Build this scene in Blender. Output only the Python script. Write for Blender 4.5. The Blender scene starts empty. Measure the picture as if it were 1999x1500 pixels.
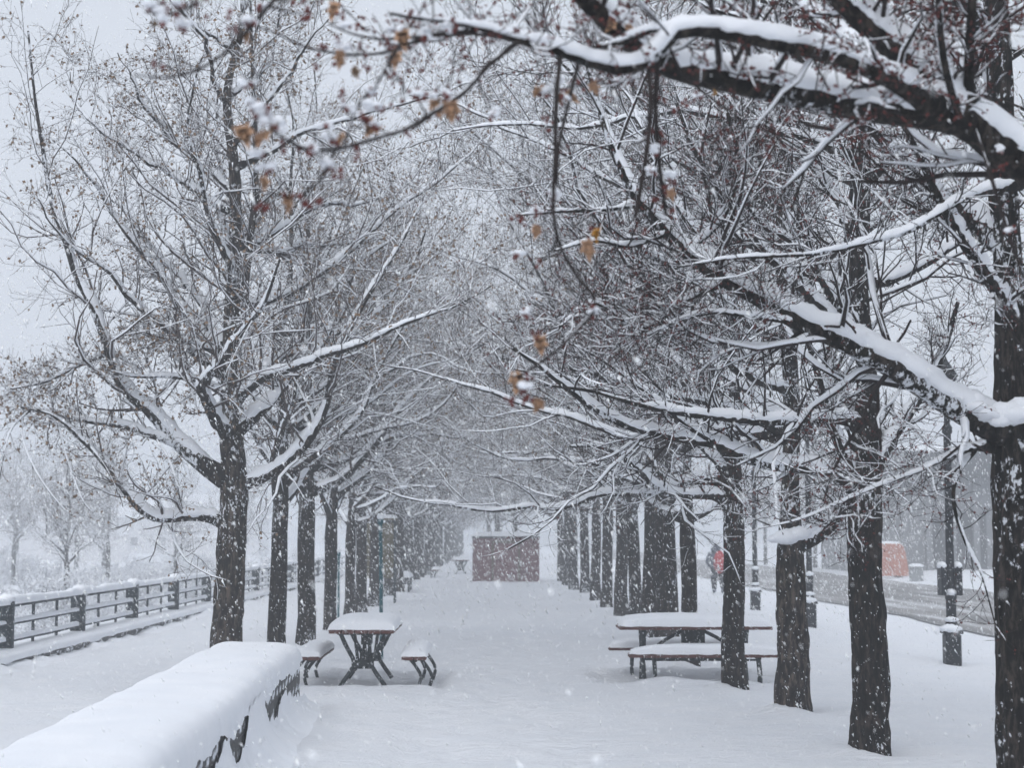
import bpy, math, random
import numpy as np
from mathutils import Vector, Matrix, Euler

random.seed(7)
scene = bpy.context.scene
COL = scene.collection

# ------------------------------------------------------------------ camera
F_PX = 3300.0
CAM_H = 1.70
PITCH = math.atan(296 / F_PX)
YAW = math.atan(36.5 / F_PX)
cam_d = bpy.data.cameras.new("camera")
cam_d.sensor_width = 36.0
cam_d.lens = 36.0 * F_PX / 1999.0
cam_d.clip_start = 0.05
cam_d.clip_end = 3000
cam_d.dof.use_dof = True
cam_d.dof.focus_distance = 13.5
cam_d.dof.aperture_fstop = 3.6
cam = bpy.data.objects.new("camera", cam_d)
cam.location = (0, 0, CAM_H)
cam.rotation_euler = (math.pi / 2 + PITCH, 0, -YAW)
COL.objects.link(cam)
scene.camera = cam

# ------------------------------------------------------------------ sky
world = bpy.data.worlds.new("World")
scene.world = world
world.use_nodes = True
wn = world.node_tree
for n in list(wn.nodes):
    wn.nodes.remove(n)
sky = wn.nodes.new("ShaderNodeTexSky")
sky.sky_type = 'NISHITA'
sky.sun_disc = False
sky.sun_elevation = math.radians(38)
sky.sun_rotation = math.radians(200)
sky.dust_density = 6.0
sky.air_density = 1.5
hs = wn.nodes.new("ShaderNodeHueSaturation")
hs.inputs["Saturation"].default_value = 0.25
mixw = wn.nodes.new("ShaderNodeMixRGB")
mixw.inputs[0].default_value = 0.86          # closed cloud deck over the clear sky
mixw.inputs[2].default_value = (6.6, 7.1, 8.0, 1)
bg = wn.nodes.new("ShaderNodeBackground")
bg.inputs[1].default_value = 0.10
wo = wn.nodes.new("ShaderNodeOutputWorld")
wn.links.new(sky.outputs[0], hs.inputs["Color"])
wn.links.new(hs.outputs[0], mixw.inputs[1])
wn.links.new(mixw.outputs[0], bg.inputs[0])
wn.links.new(bg.outputs[0], wo.inputs[0])

# ------------------------------------------------------------------ sun
sun_d = bpy.data.lights.new("sun", 'SUN')
sun_d.energy = 1.15
sun_d.angle = math.radians(60)
sun_d.color = (1.0, 0.985, 0.965)
sun = bpy.data.objects.new("sun", sun_d)
sun.rotation_euler = (math.radians(35), 0, math.radians(-20))
COL.objects.link(sun)

# ------------------------------------------------------------------ exposure
scene.view_settings.view_transform = 'Standard'
scene.view_settings.look = 'None'
scene.view_settings.exposure = 0.20
scene.view_settings.gamma = 1.0
scene.view_settings.use_curve_mapping = False
scene.render.engine = 'CYCLES'
scene.cycles.max_bounces = 4
scene.cycles.diffuse_bounces = 2
scene.cycles.glossy_bounces = 1
scene.cycles.transmission_bounces = 2
scene.cycles.volume_bounces = 1
scene.cycles.use_denoising = True
scene.cycles.use_adaptive_sampling = True
scene.cycles.adaptive_threshold = 0.05
scene.cycles.sample_clamp_indirect = 4

# ================================================================== helpers
ROT = Euler((math.pi / 2 + PITCH, 0, -YAW)).to_matrix()
ROTN = np.array(ROT)


def at(px, py, d):
    """pixel of the 1999x1500 photograph -> world point in the plane y = d"""
    v = ROT @ Vector(((px - 999.5) / F_PX, (750 - py) / F_PX, -1.0))
    k = d / v.y
    return np.array((v.x * k, d, CAM_H + v.z * k))


def project(P):
    Q = (np.asarray(P) - np.array((0, 0, CAM_H))) @ ROTN
    z = np.maximum(-Q[..., 2], 1e-3)
    return 999.5 + F_PX * Q[..., 0] / z, 750 - F_PX * Q[..., 1] / z, -Q[..., 2]


def hash2(ix, iy, seed):
    h = np.sin(ix * 127.1 + iy * 311.7 + seed * 74.7) * 43758.5453
    return h - np.floor(h)


def vn2(x, y, seed=0):
    x = np.asarray(x, float); y = np.asarray(y, float)
    ix = np.floor(x); iy = np.floor(y)
    fx = x - ix; fy = y - iy
    fx = fx * fx * (3 - 2 * fx); fy = fy * fy * (3 - 2 * fy)
    a = hash2(ix, iy, seed); b = hash2(ix + 1, iy, seed)
    c = hash2(ix, iy + 1, seed); d = hash2(ix + 1, iy + 1, seed)
    return (a + (b - a) * fx) * (1 - fy) + (c + (d - c) * fx) * fy


def fbm(x, y, seed=0, octv=3):
    s = 0; a = 1.0; t = 0
    for k in range(octv):
        s = s + a * vn2(x * 2 ** k, y * 2 ** k, seed + k * 3.1); t += a; a *= .5
    return s / t * 2 - 1


def sstep(a, b, x):
    t = np.clip((np.asarray(x, float) - a) / (b - a), 0, 1)
    return t * t * (3 - 2 * t)


def mesh_from(name, V, faces, smooth=True):
    """V (n,3); faces: list of int arrays (m,3) or (m,4)"""
    me = bpy.data.meshes.new(name)
    V = np.ascontiguousarray(V, dtype=np.float32)
    faces = [np.asarray(f, dtype=np.int32) for f in faces if len(f)]
    me.vertices.add(len(V))
    me.vertices.foreach_set("co", V.ravel())
    nl = sum(f.size for f in faces); npoly = sum(len(f) for f in faces)
    me.loops.add(nl); me.polygons.add(npoly)
    if npoly:
        me.loops.foreach_set("vertex_index", np.concatenate([f.ravel() for f in faces]))
        tot = np.concatenate([np.full(len(f), f.shape[1], np.int32) for f in faces])
        st = np.concatenate(([0], np.cumsum(tot)[:-1])).astype(np.int32)
        me.polygons.foreach_set("loop_start", st)
        me.polygons.foreach_set("loop_total", tot)
        me.polygons.foreach_set("use_smooth", np.full(npoly, smooth))
    me.update(calc_edges=True)
    return me


class MB:
    """collects shapes into one mesh"""
    def __init__(s):
        s.V = []; s.F3 = []; s.F4 = []; s.n = 0

    def add(s, V, F4=None, F3=None):
        V = np.asarray(V, float).reshape(-1, 3)
        s.V.append(V)
        if F4 is not None and len(F4): s.F4.append(np.asarray(F4) + s.n)
        if F3 is not None and len(F3): s.F3.append(np.asarray(F3) + s.n)
        s.n += len(V); return s

    def box(s, lo, hi, M=None):
        x0, y0, z0 = lo; x1, y1, z1 = hi
        V = np.array([(x0,y0,z0),(x1,y0,z0),(x1,y1,z0),(x0,y1,z0),(x0,y0,z1),(x1,y0,z1),(x1,y1,z1),(x0,y1,z1)], float)
        if M is not None: V = V @ np.array(M.to_3x3()).T + np.array(M.translation)
        return s.add(V, [(0,3,2,1),(4,5,6,7),(0,1,5,4),(1,2,6,5),(2,3,7,6),(3,0,4,7)])

    def bbox(s, lo, hi, b=.01):
        """box with chamfered vertical and top edges"""
        lo = np.array(lo, float); hi = np.array(hi, float)
        rings = []
        for z, i in ((lo[2], 0), (hi[2] - b, 0), (hi[2], b)):
            x0, y0, x1, y1 = lo[0] + i, lo[1] + i, hi[0] - i, hi[1] - i
            rings.append([(x0+b,y0,z),(x1-b,y0,z),(x1,y0+b,z),(x1,y1-b,z),(x1-b,y1,z),(x0+b,y1,z),(x0,y1-b,z),(x0,y0+b,z)])
        V = np.array(rings).reshape(-1, 3); F = []
        for k in range(2):
            for j in range(8):
                a = k*8+j; c = k*8+(j+1) % 8
                F.append((a, c, c+8, a+8))
        T = [(16, 16+j, 16+j+1) for j in range(1, 7)]
        return s.add(V, F, T)

    def tube(s, P, R, S=8, cap=True):
        V, F = tubes(np.asarray(P, float)[None], np.asarray(R, float)[None], S)
        s.add(V, F)
        if cap:
            n = len(P)
            for e, q in ((0, P[0]), (n-1, P[-1])):
                ring = V[e*S:(e+1)*S]
                T = [(S, (j+1) % S, j) if e == 0 else (S, j, (j+1) % S) for j in range(S)]
                s.add(np.vstack([ring, [q]]), None, T)
        return s

    def lathe(s, prof, c=(0, 0, 0), S=12):
        prof = np.array(prof, float)
        a = np.linspace(0, 2*math.pi, S, endpoint=False)
        V = np.stack([prof[:,0,None]*np.cos(a)+c[0], prof[:,0,None]*np.sin(a)+c[1], np.repeat(prof[:,1,None]+c[2], S, 1)], -1).reshape(-1,3)
        K = len(prof); F = []
        for k in range(K-1):
            for j in range(S):
                F.append((k*S+j, k*S+(j+1) % S, (k+1)*S+(j+1) % S, (k+1)*S+j))
        return s.add(V, F)

    def blob(s, c, r, seed=0, n=6, m=9, amp=.18):
        th = np.linspace(0, math.pi, n); ph = np.linspace(0, 2*math.pi, m, endpoint=False)
        T, Ph = np.meshgrid(th, ph, indexing='ij')
        k = 1 + amp*(vn2(T*1.7+seed, np.cos(Ph)*1.3+np.sin(Ph)*2.1, seed)*2-1)
        V = np.stack([np.sin(T)*np.cos(Ph)*r[0]*k+c[0], np.sin(T)*np.sin(Ph)*r[1]*k+c[1], np.cos(T)*r[2]*k+c[2]], -1).reshape(-1,3)
        F = []
        for i in range(n-1):
            for j in range(m):
                F.append((i*m+j, (i+1)*m+j, (i+1)*m+(j+1) % m, i*m+(j+1) % m))
        return s.add(V, F)

    def mesh(s, name, smooth=False):
        return mesh_from(name, np.vstack(s.V), [np.vstack(s.F4) if s.F4 else [], np.vstack(s.F3) if s.F3 else []], smooth)


def frames(P, ref=None):
    T = np.gradient(P, axis=1)
    T /= np.maximum(np.linalg.norm(T, axis=2, keepdims=True), 1e-9)
    if ref is None:
        mz = np.abs(T[:, :, 2]).mean(1)
        ref = np.where((mz > .9)[:, None, None], np.array((1., .2, 0)), np.array((0., 0., 1.)))
        ref = np.broadcast_to(ref, P.shape)
    U = np.cross(T, ref); l = np.linalg.norm(U, axis=2, keepdims=True)
    U = np.where(l < 1e-3, np.array((1., 0, 0)), U / np.maximum(l, 1e-9))
    W = np.cross(U, T)
    return T, U, W


def grid_faces(N, K, S):
    n = np.arange(N)[:, None, None]*K*S; k = np.arange(K-1)[None, :, None]*S; j = np.arange(S)[None, None, :]
    a = n+k+j; b = n+k+(j+1) % S
    return np.stack([a, b, b+S, a+S], -1).reshape(-1, 4)


def tubes(P, R, S):
    N, K, _ = P.shape
    if N == 0: return np.zeros((0, 3)), np.zeros((0, 4), int)
    T, U, W = frames(P)
    a = np.linspace(0, 2*math.pi, S, endpoint=False)
    V = P[:, :, None] + R[:, :, None, None]*(np.cos(a)[None, None, :, None]*U[:, :, None]+np.sin(a)[None, None, :, None]*W[:, :, None])
    return V.reshape(-1, 3), grid_faces(N, K, S)


def snow_on(P, R, S, rng, th, wid=1.0, cut=.82, lump=.5):
    """ridge of snow lying on top of every branch"""
    N, K, _ = P.shape
    if N == 0: return np.zeros((0, 3)), np.zeros((0, 4), int)
    T, U, W = frames(P, np.broadcast_to(np.array((0., 0., 1.)), P.shape))
    h = np.sqrt(np.clip(1-T[:, :, 2]**2, 0, 1))
    lie = sstep(1-cut, .62, h)
    u = np.cumsum(np.linalg.norm(np.diff(P, axis=1, prepend=P[:, :1]), axis=2), 1)
    ph = rng.random((N, 1))*100
    nz = (vn2(u*7+ph, ph, 3)*.5+vn2(u*23+ph, ph, 5)*.32+vn2(u*60+ph, ph, 7)*.18)
    t = th(R)*lie*(1-lump+lump*2*nz*.8)
    sK = np.linspace(0, 1, K)[None]
    t = t*np.clip(.06+sK*11, 0, 1)*np.maximum(.25+.75*sstep(.16, .36, vn2(u*2.3+ph*3, ph, 9)), sstep(.02, .032, R)*.9)*np.clip(.15+(1-sK)*5, 0, 1)
    on = np.clip(t/np.maximum(.25*th(R), 1e-4), 0, 1)
    w = (R*.95*wid+.25*t)*(.45+.55*on)
    a = np.linspace(0, 2*math.pi, S, endpoint=False)+math.pi/2
    ca, sa = np.cos(a), np.sin(a)
    up = np.where(sa > 0, 1, 0)[None, None, :]
    y = R[:, :, None]*.25+np.where(up > 0, sa*(R*.55*on+t)[:, :, None], sa*(R*.5)[:, :, None])
    x = ca*w[:, :, None]
    V = P[:, :, None]+x[..., None]*U[:, :, None]+y[..., None]*W[:, :, None]
    if S >= 6: V = V+rng.normal(size=V.shape)*(.11*t)[:, :, None, None]
    return V.reshape(-1, 3), grid_faces(N, K, S)


# ------------------------------------------------------------------ objects
def tag(o, label=None, cat=None, group=None, kind=None):
    if label: o["label"] = label
    if cat: o["category"] = cat
    if group: o["group"] = group
    if kind: o["kind"] = kind
    return o


def empty(name, loc, rz=0.0):
    o = bpy.data.objects.new(name, None)
    o.empty_display_size = .2
    o.location = loc; o.rotation_euler = (0, 0, rz)
    COL.objects.link(o); return o


def part(name, me, mat, parent=None, kind=None, loc=None):
    o = bpy.data.objects.new(name, me)
    if mat is not None and len(me.materials) == 0: me.materials.append(mat)
    COL.objects.link(o)
    if parent is not None: o.parent = parent
    if loc is not None: o.location = loc
    if kind: o["kind"] = kind
    return o


# ------------------------------------------------------------------ materials
def new_mat(name):
    m = bpy.data.materials.new(name); m.use_nodes = True
    nt = m.node_tree; b = nt.nodes["Principled BSDF"]
    return m, nt, b


def nd(nt, t, **kw):
    n = nt.nodes.new(t)
    for k, v in kw.items(): setattr(n, k, v)
    return n


def coords(nt, scale, kind="Object"):
    tc = nd(nt, "ShaderNodeTexCoord"); mp = nd(nt, "ShaderNodeMapping")
    mp.inputs["Scale"].default_value = scale
    nt.links.new(tc.outputs[kind], mp.inputs[0]); return mp.outputs[0]


def noise_n(nt, vec, scale, detail=4, rough=.55):
    n = nd(nt, "ShaderNodeTexNoise"); n.inputs["Scale"].default_value = scale
    n.inputs["Detail"].default_value = detail; n.inputs["Roughness"].default_value = rough
    nt.links.new(vec, n.inputs["Vector"]); return n.outputs["Fac"]


def ramp(nt, fac, stops):
    r = nd(nt, "ShaderNodeValToRGB"); e = r.color_ramp.elements
    while len(e) < len(stops): e.new(.5)
    for k, (p, c) in enumerate(stops):
        e[k].position = p; e[k].color = tuple(c)+(1,) if len(c) == 3 else c
    nt.links.new(fac, r.inputs[0]); return r.outputs[0]


def bump(nt, b, h, strength, dist):
    bm = nd(nt, "ShaderNodeBump"); bm.inputs["Strength"].default_value = strength; bm.inputs["Distance"].default_value = dist
    nt.links.new(h, bm.inputs["Height"]); nt.links.new(bm.outputs[0], b.inputs["Normal"]); return bm


def mat_simple(name, c1, c2, scale=8, rough=.8, bs=.3, bd=.01, stretch=(1, 1, 1), metal=0, snow=None):
    """two-tone noise; snow=(lo,hi,stretch) adds wind-plastered snow flecks"""
    m, nt, b = new_mat(name)
    v = coords(nt, stretch)
    f = noise_n(nt, v, scale)
    c = ramp(nt, f, [(.3, c1), (.7, c2)])
    if snow:
        v2 = coords(nt, snow[2]); f2 = noise_n(nt, v2, 1.0, 6, .65)
        k = ramp(nt, f2, [(snow[0], (0, 0, 0)), (snow[1], (1, 1, 1))])
        mx = nd(nt, "ShaderNodeMixRGB"); mx.inputs[2].default_value = (.80, .83, .88, 1)
        nt.links.new(k, mx.inputs[0]); nt.links.new(c, mx.inputs[1]); c = mx.outputs[0]
    nt.links.new(c, b.inputs["Base Color"])
    b.inputs["Roughness"].default_value = rough
    b.inputs["Metallic"].default_value = metal
    b.inputs["Specular IOR Level"].default_value = .25
    bump(nt, b, f, bs, bd)
    return m


def mat_snow(name, sc=1.0, ripple=False):
    m, nt, b = new_mat(name)
    v = coords(nt, (1, 1, 1))
    f1 = noise_n(nt, v, 45*sc, 5, .6)
    if ripple:
        v2 = coords(nt, (.8, 3.0, 1)); f2 = noise_n(nt, v2, 2.6, 7, .68)
        ad = nd(nt, "ShaderNodeMath", operation='MULTIPLY_ADD'); ad.inputs[1].default_value = 4.0
        nt.links.new(f2, ad.inputs[0]); nt.links.new(f1, ad.inputs[2]); h = ad.outputs[0]
        bump(nt, b, h, .7, .03)
    else:
        bump(nt, b, f1, .35, .012)
    c = ramp(nt, noise_n(nt, v, 2.5), [(.3, (.80, .83, .88)), (.7, (.85, .87, .91))])
    nt.links.new(c, b.inputs["Base Color"])
    b.inputs["Roughness"].default_value = .75
    b.inputs["Specular IOR Level"].default_value = .15
    return m


def mat_bark(name, dark=1.0):
    m, nt, b = new_mat(name)
    v = coords(nt, (1, 1, .27)); f = noise_n(nt, v, 24, 8, .72)
    v0 = coords(nt, (1, 1, .5)); g = noise_n(nt, v0, 3.0, 3)
    c1 = ramp(nt, f, [(.40, (.004*dark, .0036*dark, .0036*dark)), (.50, (.024*dark, .019*dark, .017*dark)), (.62, (.16*dark, .125*dark, .105*dark))])
    c2 = ramp(nt, g, [(.45, (.026*dark, .023*dark, .02*dark)), (.7, (.020*dark, .024*dark, .012*dark))])
    mx = nd(nt, "ShaderNodeMixRGB", blend_type='MIX'); mx.inputs[0].default_value = .3
    nt.links.new(c1, mx.inputs[1]); nt.links.new(c2, mx.inputs[2])
    # snow grains caught in the bark on the windward side
    v2 = coords(nt, (1, 1, .55)); f2 = noise_n(nt, v2, 30, 5, .7); f3 = noise_n(nt, v0, 2.1, 3)
    mu = nd(nt, "ShaderNodeMath", operation='MULTIPLY'); nt.links.new(f2, mu.inputs[0]); nt.links.new(f3, mu.inputs[1])
    k = ramp(nt, mu.outputs[0], [(.315, (0, 0, 0)), (.345, (1, 1, 1))])
    ms = nd(nt, "ShaderNodeMixRGB"); ms.inputs[2].default_value = (.80, .83, .88, 1)
    nt.links.new(k, ms.inputs[0]); nt.links.new(mx.outputs[0], ms.inputs[1])
    nt.links.new(ms.outputs[0], b.inputs["Base Color"])
    b.inputs["Roughness"].default_value = .9; b.inputs["Specular IOR Level"].default_value = .15
    bump(nt, b, f, .9, .03)
    return m


def mat_flake():
    m, nt, b = new_mat("falling_snow")
    nt.nodes.remove(b)
    d = nd(nt, "ShaderNodeBsdfDiffuse"); t = nd(nt, "ShaderNodeBsdfTranslucent"); mx = nd(nt, "ShaderNodeMixShader")
    for q in (d, t): q.inputs[0].default_value = (.94, .96, .98, 1)
    mx.inputs[0].default_value = .0
    nt.links.new(d.outputs[0], mx.inputs[1]); nt.links.new(t.outputs[0], mx.inputs[2])
    nt.links.new(mx.outputs[0], nt.nodes["Material Output"].inputs[0]); return m


M = {}
M['snow'] = mat_snow("snow")
M['ground_snow'] = mat_snow("ground_snow", .5, True)
M['bark'] = mat_bark("bark", .5)
M['bark_pale'] = mat_bark("pale_bark", 1.0)
M['limb'] = mat_simple("limb_bark", (.012, .010, .010), (.05, .042, .04), 30, .9, .6, .01)
M['twig'] = mat_simple("twig_bark", (.010, .007, .007), (.034, .025, .024), 12, .85, .2, .003)
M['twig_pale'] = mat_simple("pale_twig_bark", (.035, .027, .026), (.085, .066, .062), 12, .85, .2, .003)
M['bud'] = mat_simple("bud", (.075, .014, .013), (.16, .035, .028), 60, .6, .2, .002)
M['leaf'] = mat_simple("dry_leaf", (.34, .19, .11), (.52, .33, .21), 30, .8, .3, .004)
M['leaf_tan'] = mat_simple("dry_leaf_tan", (.13, .085, .055), (.28, .19, .12), 9, .8, .2, .004)
M['leaf_gold'] = mat_simple("dry_leaf_gold", (.42, .20, .04), (.55, .28, .05), 30, .8, .3, .004)
M['flake'] = mat_flake()
M['stone'] = mat_simple("wall_stone", (.06, .061, .063), (.15, .15, .15), 22, .9, .7, .02, snow=(.53, .60, (11, 3.2, 10)))
M['wood_red'] = mat_simple("red_brown_wood", (.075, .028, .023), (.14, .05, .04), 14, .7, .4, .004, (1, 1, 1), snow=(.60, .66, (40, 40, 40)))
M['iron'] = mat_simple("dark_green_iron", (.010, .016, .018), (.022, .032, .034), 20, .5, .2, .003, snow=(.60, .66, (38, 38, 22)))
M['lamp'] = mat_simple("lamp_paint", (.003, .005, .008), (.007, .010, .014), 20, .45, .2, .003, snow=(.66, .72, (30, 30, 14)))
M['fence'] = mat_simple("fence_paint", (.016, .026, .032), (.034, .046, .052), 18, .8, .3, .004, snow=(.60, .68, (26, 26, 16)))
M['teal'] = mat_simple("teal_paint", (.012, .075, .095), (.03, .12, .14), 20, .6, .2, .002, snow=(.58, .64, (30, 30, 15)))
M['board'] = mat_simple("sign_board", (.085, .075, .045), (.14, .12, .075), 6, .8, .2, .003, snow=(.60, .68, (9, 9, 9)))
M['brick'] = mat_simple("red_shed_paint", (.15, .075, .08), (.21, .105, .108), 5, .8, .3, .004, snow=(.60, .72, (4, 4, 4)))
M['orange'] = mat_simple("orange_paint", (.38, .14, .085), (.46, .18, .115), 3, .6, .1, .003, snow=(.62, .72, (4, 4, 4)))
M['grey'] = mat_simple("grey_box", (.20, .21, .22), (.28, .29, .30), 6, .8, .2, .003)
M['cladding'] = mat_simple("ribbed_cladding", (.16, .165, .175), (.22, .225, .235), 2, .8, .1, .003)
M['fascia'] = mat_simple("dark_fascia", (.035, .037, .04), (.06, .062, .065), 2, .8, .1, .003)
M['far'] = mat_simple("far_wall", (.58, .58, .60), (.70, .70, .72), 1, .8, .1, .003)  # haze put into the colour: lightened so the far shore fades more
M['slush'] = None


def mat_road():
    m, nt, b = new_mat("slushy_asphalt")
    v = coords(nt, (1.6, .10, 1)); f = noise_n(nt, v, 1.1, 6, .6)
    c = ramp(nt, f, [(.36, (.10, .10, .10)), (.52, (.22, .21, .205)), (.66, (.52, .53, .55))])
    nt.links.new(c, b.inputs["Base Color"]); b.inputs["Roughness"].default_value = .6
    bump(nt, b, f, .3, .03); return m


M['slush'] = mat_road()

# ================================================================== ground
ROAD_X0, ROAD_X1 = 10.5, 18.5
FENCE_X = -6.55
TABLES = [(-1.53, 20.7, 0.95, 1.05), (2.47, 20.9, 1.15, .85)]     # hollow under each table (x, y, half x, half y)
dents = []
rg = random.Random(3)
for k in range(64):
    t = k/64
    dents.append((-.72+.55*t+.12*math.sin(t*9)+rg.gauss(0, .07)+(.14 if k % 2 else -.14), 8.2+t*26, .10+.04*rg.random()))
for k in range(46):
    t = k/46
    dents.append((.55-.5*t+.2*math.sin(t*5+1)+rg.gauss(0, .08)+(.12 if k % 2 else -.12), 8.4+t*16, .10))
for k in range(26):
    t = k/26
    dents.append((.3+.25*math.sin(t*4)+rg.gauss(0, .1)+(.12 if k % 2 else -.12), 15+t*22, .11))


def ground_z(x, y):
    x = np.asarray(x, float); y = np.asarray(y, float)
    z = -.42*sstep(4.2, 9.8, x)
    z = z+.30*sstep(ROAD_X1, ROAD_X1+6, x)
    z = z-1.15*sstep(-7.4, -12, x)+.55*sstep(-24, -45, x)
    near = sstep(120, 40, y)
    z = z+near*(.06*fbm(x*.45, y*.28, 11)+.050*fbm(x*1.4, y*.7, 4)+.018*fbm(x*4.5, y*3.0, 14))*sstep(10, 8, x)
    z = z+.22*sstep(-8, -14, x)*fbm(x*.25, y*.12, 21)
    return z


TRUNKS = [(2.92, 13.3, .15), (2.82, 16.2, .16), (2.66, 18.9, .13), (2.6, 22.3, .12), (-2.94, 18.8, .17), (-2.93, 22.8, .13), (-2.93, 26.4, .14), (-2.86, 29.7, .12), (2.7, 26.2, .15), (2.65, 28.8, .14)]


def ground_detail(x, y):
    z = np.zeros_like(x)
    for (cx, cy, r) in TRUNKS:
        q = np.hypot(x-cx, y-cy); a = np.arctan2(y-cy, x-cx)
        z = z+np.exp(-((q-r)/.16)**2)*(.05*np.cos(a-3.6)+.035*fbm(a*1.4+cx*7, q*3, 61)+.012)
    for (cx, cy, hx, hy) in TABLES:
        w = np.maximum(np.abs(x-cx)/hx, np.abs(y-cy)/hy)+.10*fbm(x*3, y*3, 5)
        z = z-.085*sstep(1.08, .90, w)+.02*np.exp(-((w-1.12)/.08)**2)
    for (cx, cy, r) in dents:
        k = np.exp(-(((x-cx)/r)**2+((y-cy)/(r*1.7))**2))
        z = z-.062*k+.022*np.exp(-(((x-cx-.02)/(r*1.9))**2+((y-cy)/(r*2.6))**2))
    return z


xs = np.concatenate([-np.geomspace(300, 12, 22), np.linspace(-11.5, -4.2, 26), np.arange(-4.05, 5.0, .085), np.linspace(5.15, 10.35, 26),
                     np.array([10.6, 12, 14, 16, 18.3, 18.6, 19.5, 21, 24]), np.geomspace(28, 300, 14)])
ys = np.concatenate([np.array([-40, -20, -8, -2, 0, 2, 4, 5, 6, 7]), np.arange(7.6, 31, .10), np.arange(31.3, 60, .5), np.geomspace(61, 460, 40)])
GX, GY = np.meshgrid(xs, ys, indexing='ij')
GZ = ground_z(GX, GY)
sel = (np.abs(GX) < 5.2) & (GY > 7) & (GY < 45)
GZ[sel] += ground_detail(GX[sel], GY[sel])
nX, nY = GX.shape
ii = np.arange(nX-1)[:, None]*nY+np.arange(nY-1)[None, :]
Fg = np.stack([ii, ii+nY, ii+nY+1, ii+1], -1).reshape(-1, 4)
g = part("ground", mesh_from("ground", np.stack([GX, GY, GZ], -1).reshape(-1, 3), [Fg]), M['ground_snow'])
tag(g, "smooth white snow covering the whole park", kind="structure")

# road: grey slush sheet on the lower strip at the right
rxs = np.linspace(ROAD_X0, ROAD_X1, 14); rys = np.concatenate([np.arange(12, 120, 2.0), np.geomspace(125, 450, 14)])
RX, RY = np.meshgrid(rxs, rys, indexing='ij')
wob = np.zeros_like(RX); wob[0] = .35*fbm(rys*.25, 0*rys, 2); wob[-1] = .5*fbm(rys*.2, 0*rys, 8)
RZ = ground_z(RX, RY)+.03
RX = RX+wob
a, b_ = RX.shape
ii = np.arange(a-1)[:, None]*b_+np.arange(b_-1)[None, :]
rd = part("road", mesh_from("road", np.stack([RX, RY, RZ], -1).reshape(-1, 3), [np.stack([ii, ii+b_, ii+b_+1, ii+1], -1).reshape(-1, 4)]), M['slush'])
tag(rd, "grey slushy road with wheel ruts beyond the lamp posts", kind="structure")


def gz(x, y): return float(ground_z(np.array([x]), np.array([y]))[0])


# ================================================================== snow slab lying on a flat top
def snow_slab(L, W, H, nx=26, ny=12, seed=0, over=.02, px=6, amp=.12, base=0.0):
    u = np.sin(np.linspace(-1, 1, nx)*math.pi/2); v = np.sin(np.linspace(-1, 1, ny)*math.pi/2)
    U, Vv = np.meshgrid(u, v, indexing='ij')
    p = np.clip((1-np.abs(U)**(px*max(1, L/W*.7)))*(1-np.abs(Vv)**px), 0, 1)**.42
    X = U*(L/2+over); Y = Vv*(W/2+over)
    nz = fbm(X*2.2+seed, Y*2.2, seed)+.5*fbm(X*7+seed, Y*7, seed+1)
    Z = base+H*p*(1+amp*nz)
    edge = (np.abs(U) > .97) | (np.abs(Vv) > .97)
    X = X+np.where(edge, .012*fbm(X*6, Y*6, seed+4), 0)
    Z = np.where(edge, base-.004+.012*(fbm(X*9+seed, Y*9, seed+2)), Z)
    ii = np.arange(nx-1)[:, None]*ny+np.arange(ny-1)[None, :]
    return np.stack([X, Y, Z], -1).reshape(-1, 3), np.stack([ii, ii+ny, ii+ny+1, ii+1], -1).reshape(-1, 4)


def slab_mesh(name, *a, **k):
    V, Fq = snow_slab(*a, **k); return mesh_from(name, V, [Fq])


# ================================================================== trees
def resample(pts, K):
    """list of (x,y,z,r) -> smooth polyline with K points"""
    p = np.array(pts, float); n = len(p)
    q = np.vstack([2*p[0]-p[1], p, 2*p[-1]-p[-2]])
    out = []
    for s in range(n-1):
        p0, p1, p2, p3 = q[s:s+4]
        for t in np.linspace(0, 1, 12, endpoint=False):
            out.append(.5*((2*p1)+(-p0+p2)*t+(2*p0-5*p1+4*p2-p3)*t*t+(-p0+3*p1-3*p2+p3)*t**3))
    out.append(p[-1]); out = np.array(out)
    d = np.concatenate([[0], np.cumsum(np.linalg.norm(np.diff(out[:, :3], axis=0), axis=1))])
    tt = np.linspace(0, d[-1], K)
    r = np.stack([np.interp(tt, d, out[:, j]) for j in range(4)], 1)
    return r[:, :3], np.maximum(r[:, 3], .001)


def pxl(pts, d0=None):
    """[(px,py,d,r)...] -> [(x,y,z,r)...]"""
    return [tuple(at(a, b, d))+(r,) for a, b, d, r in pts]


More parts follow.
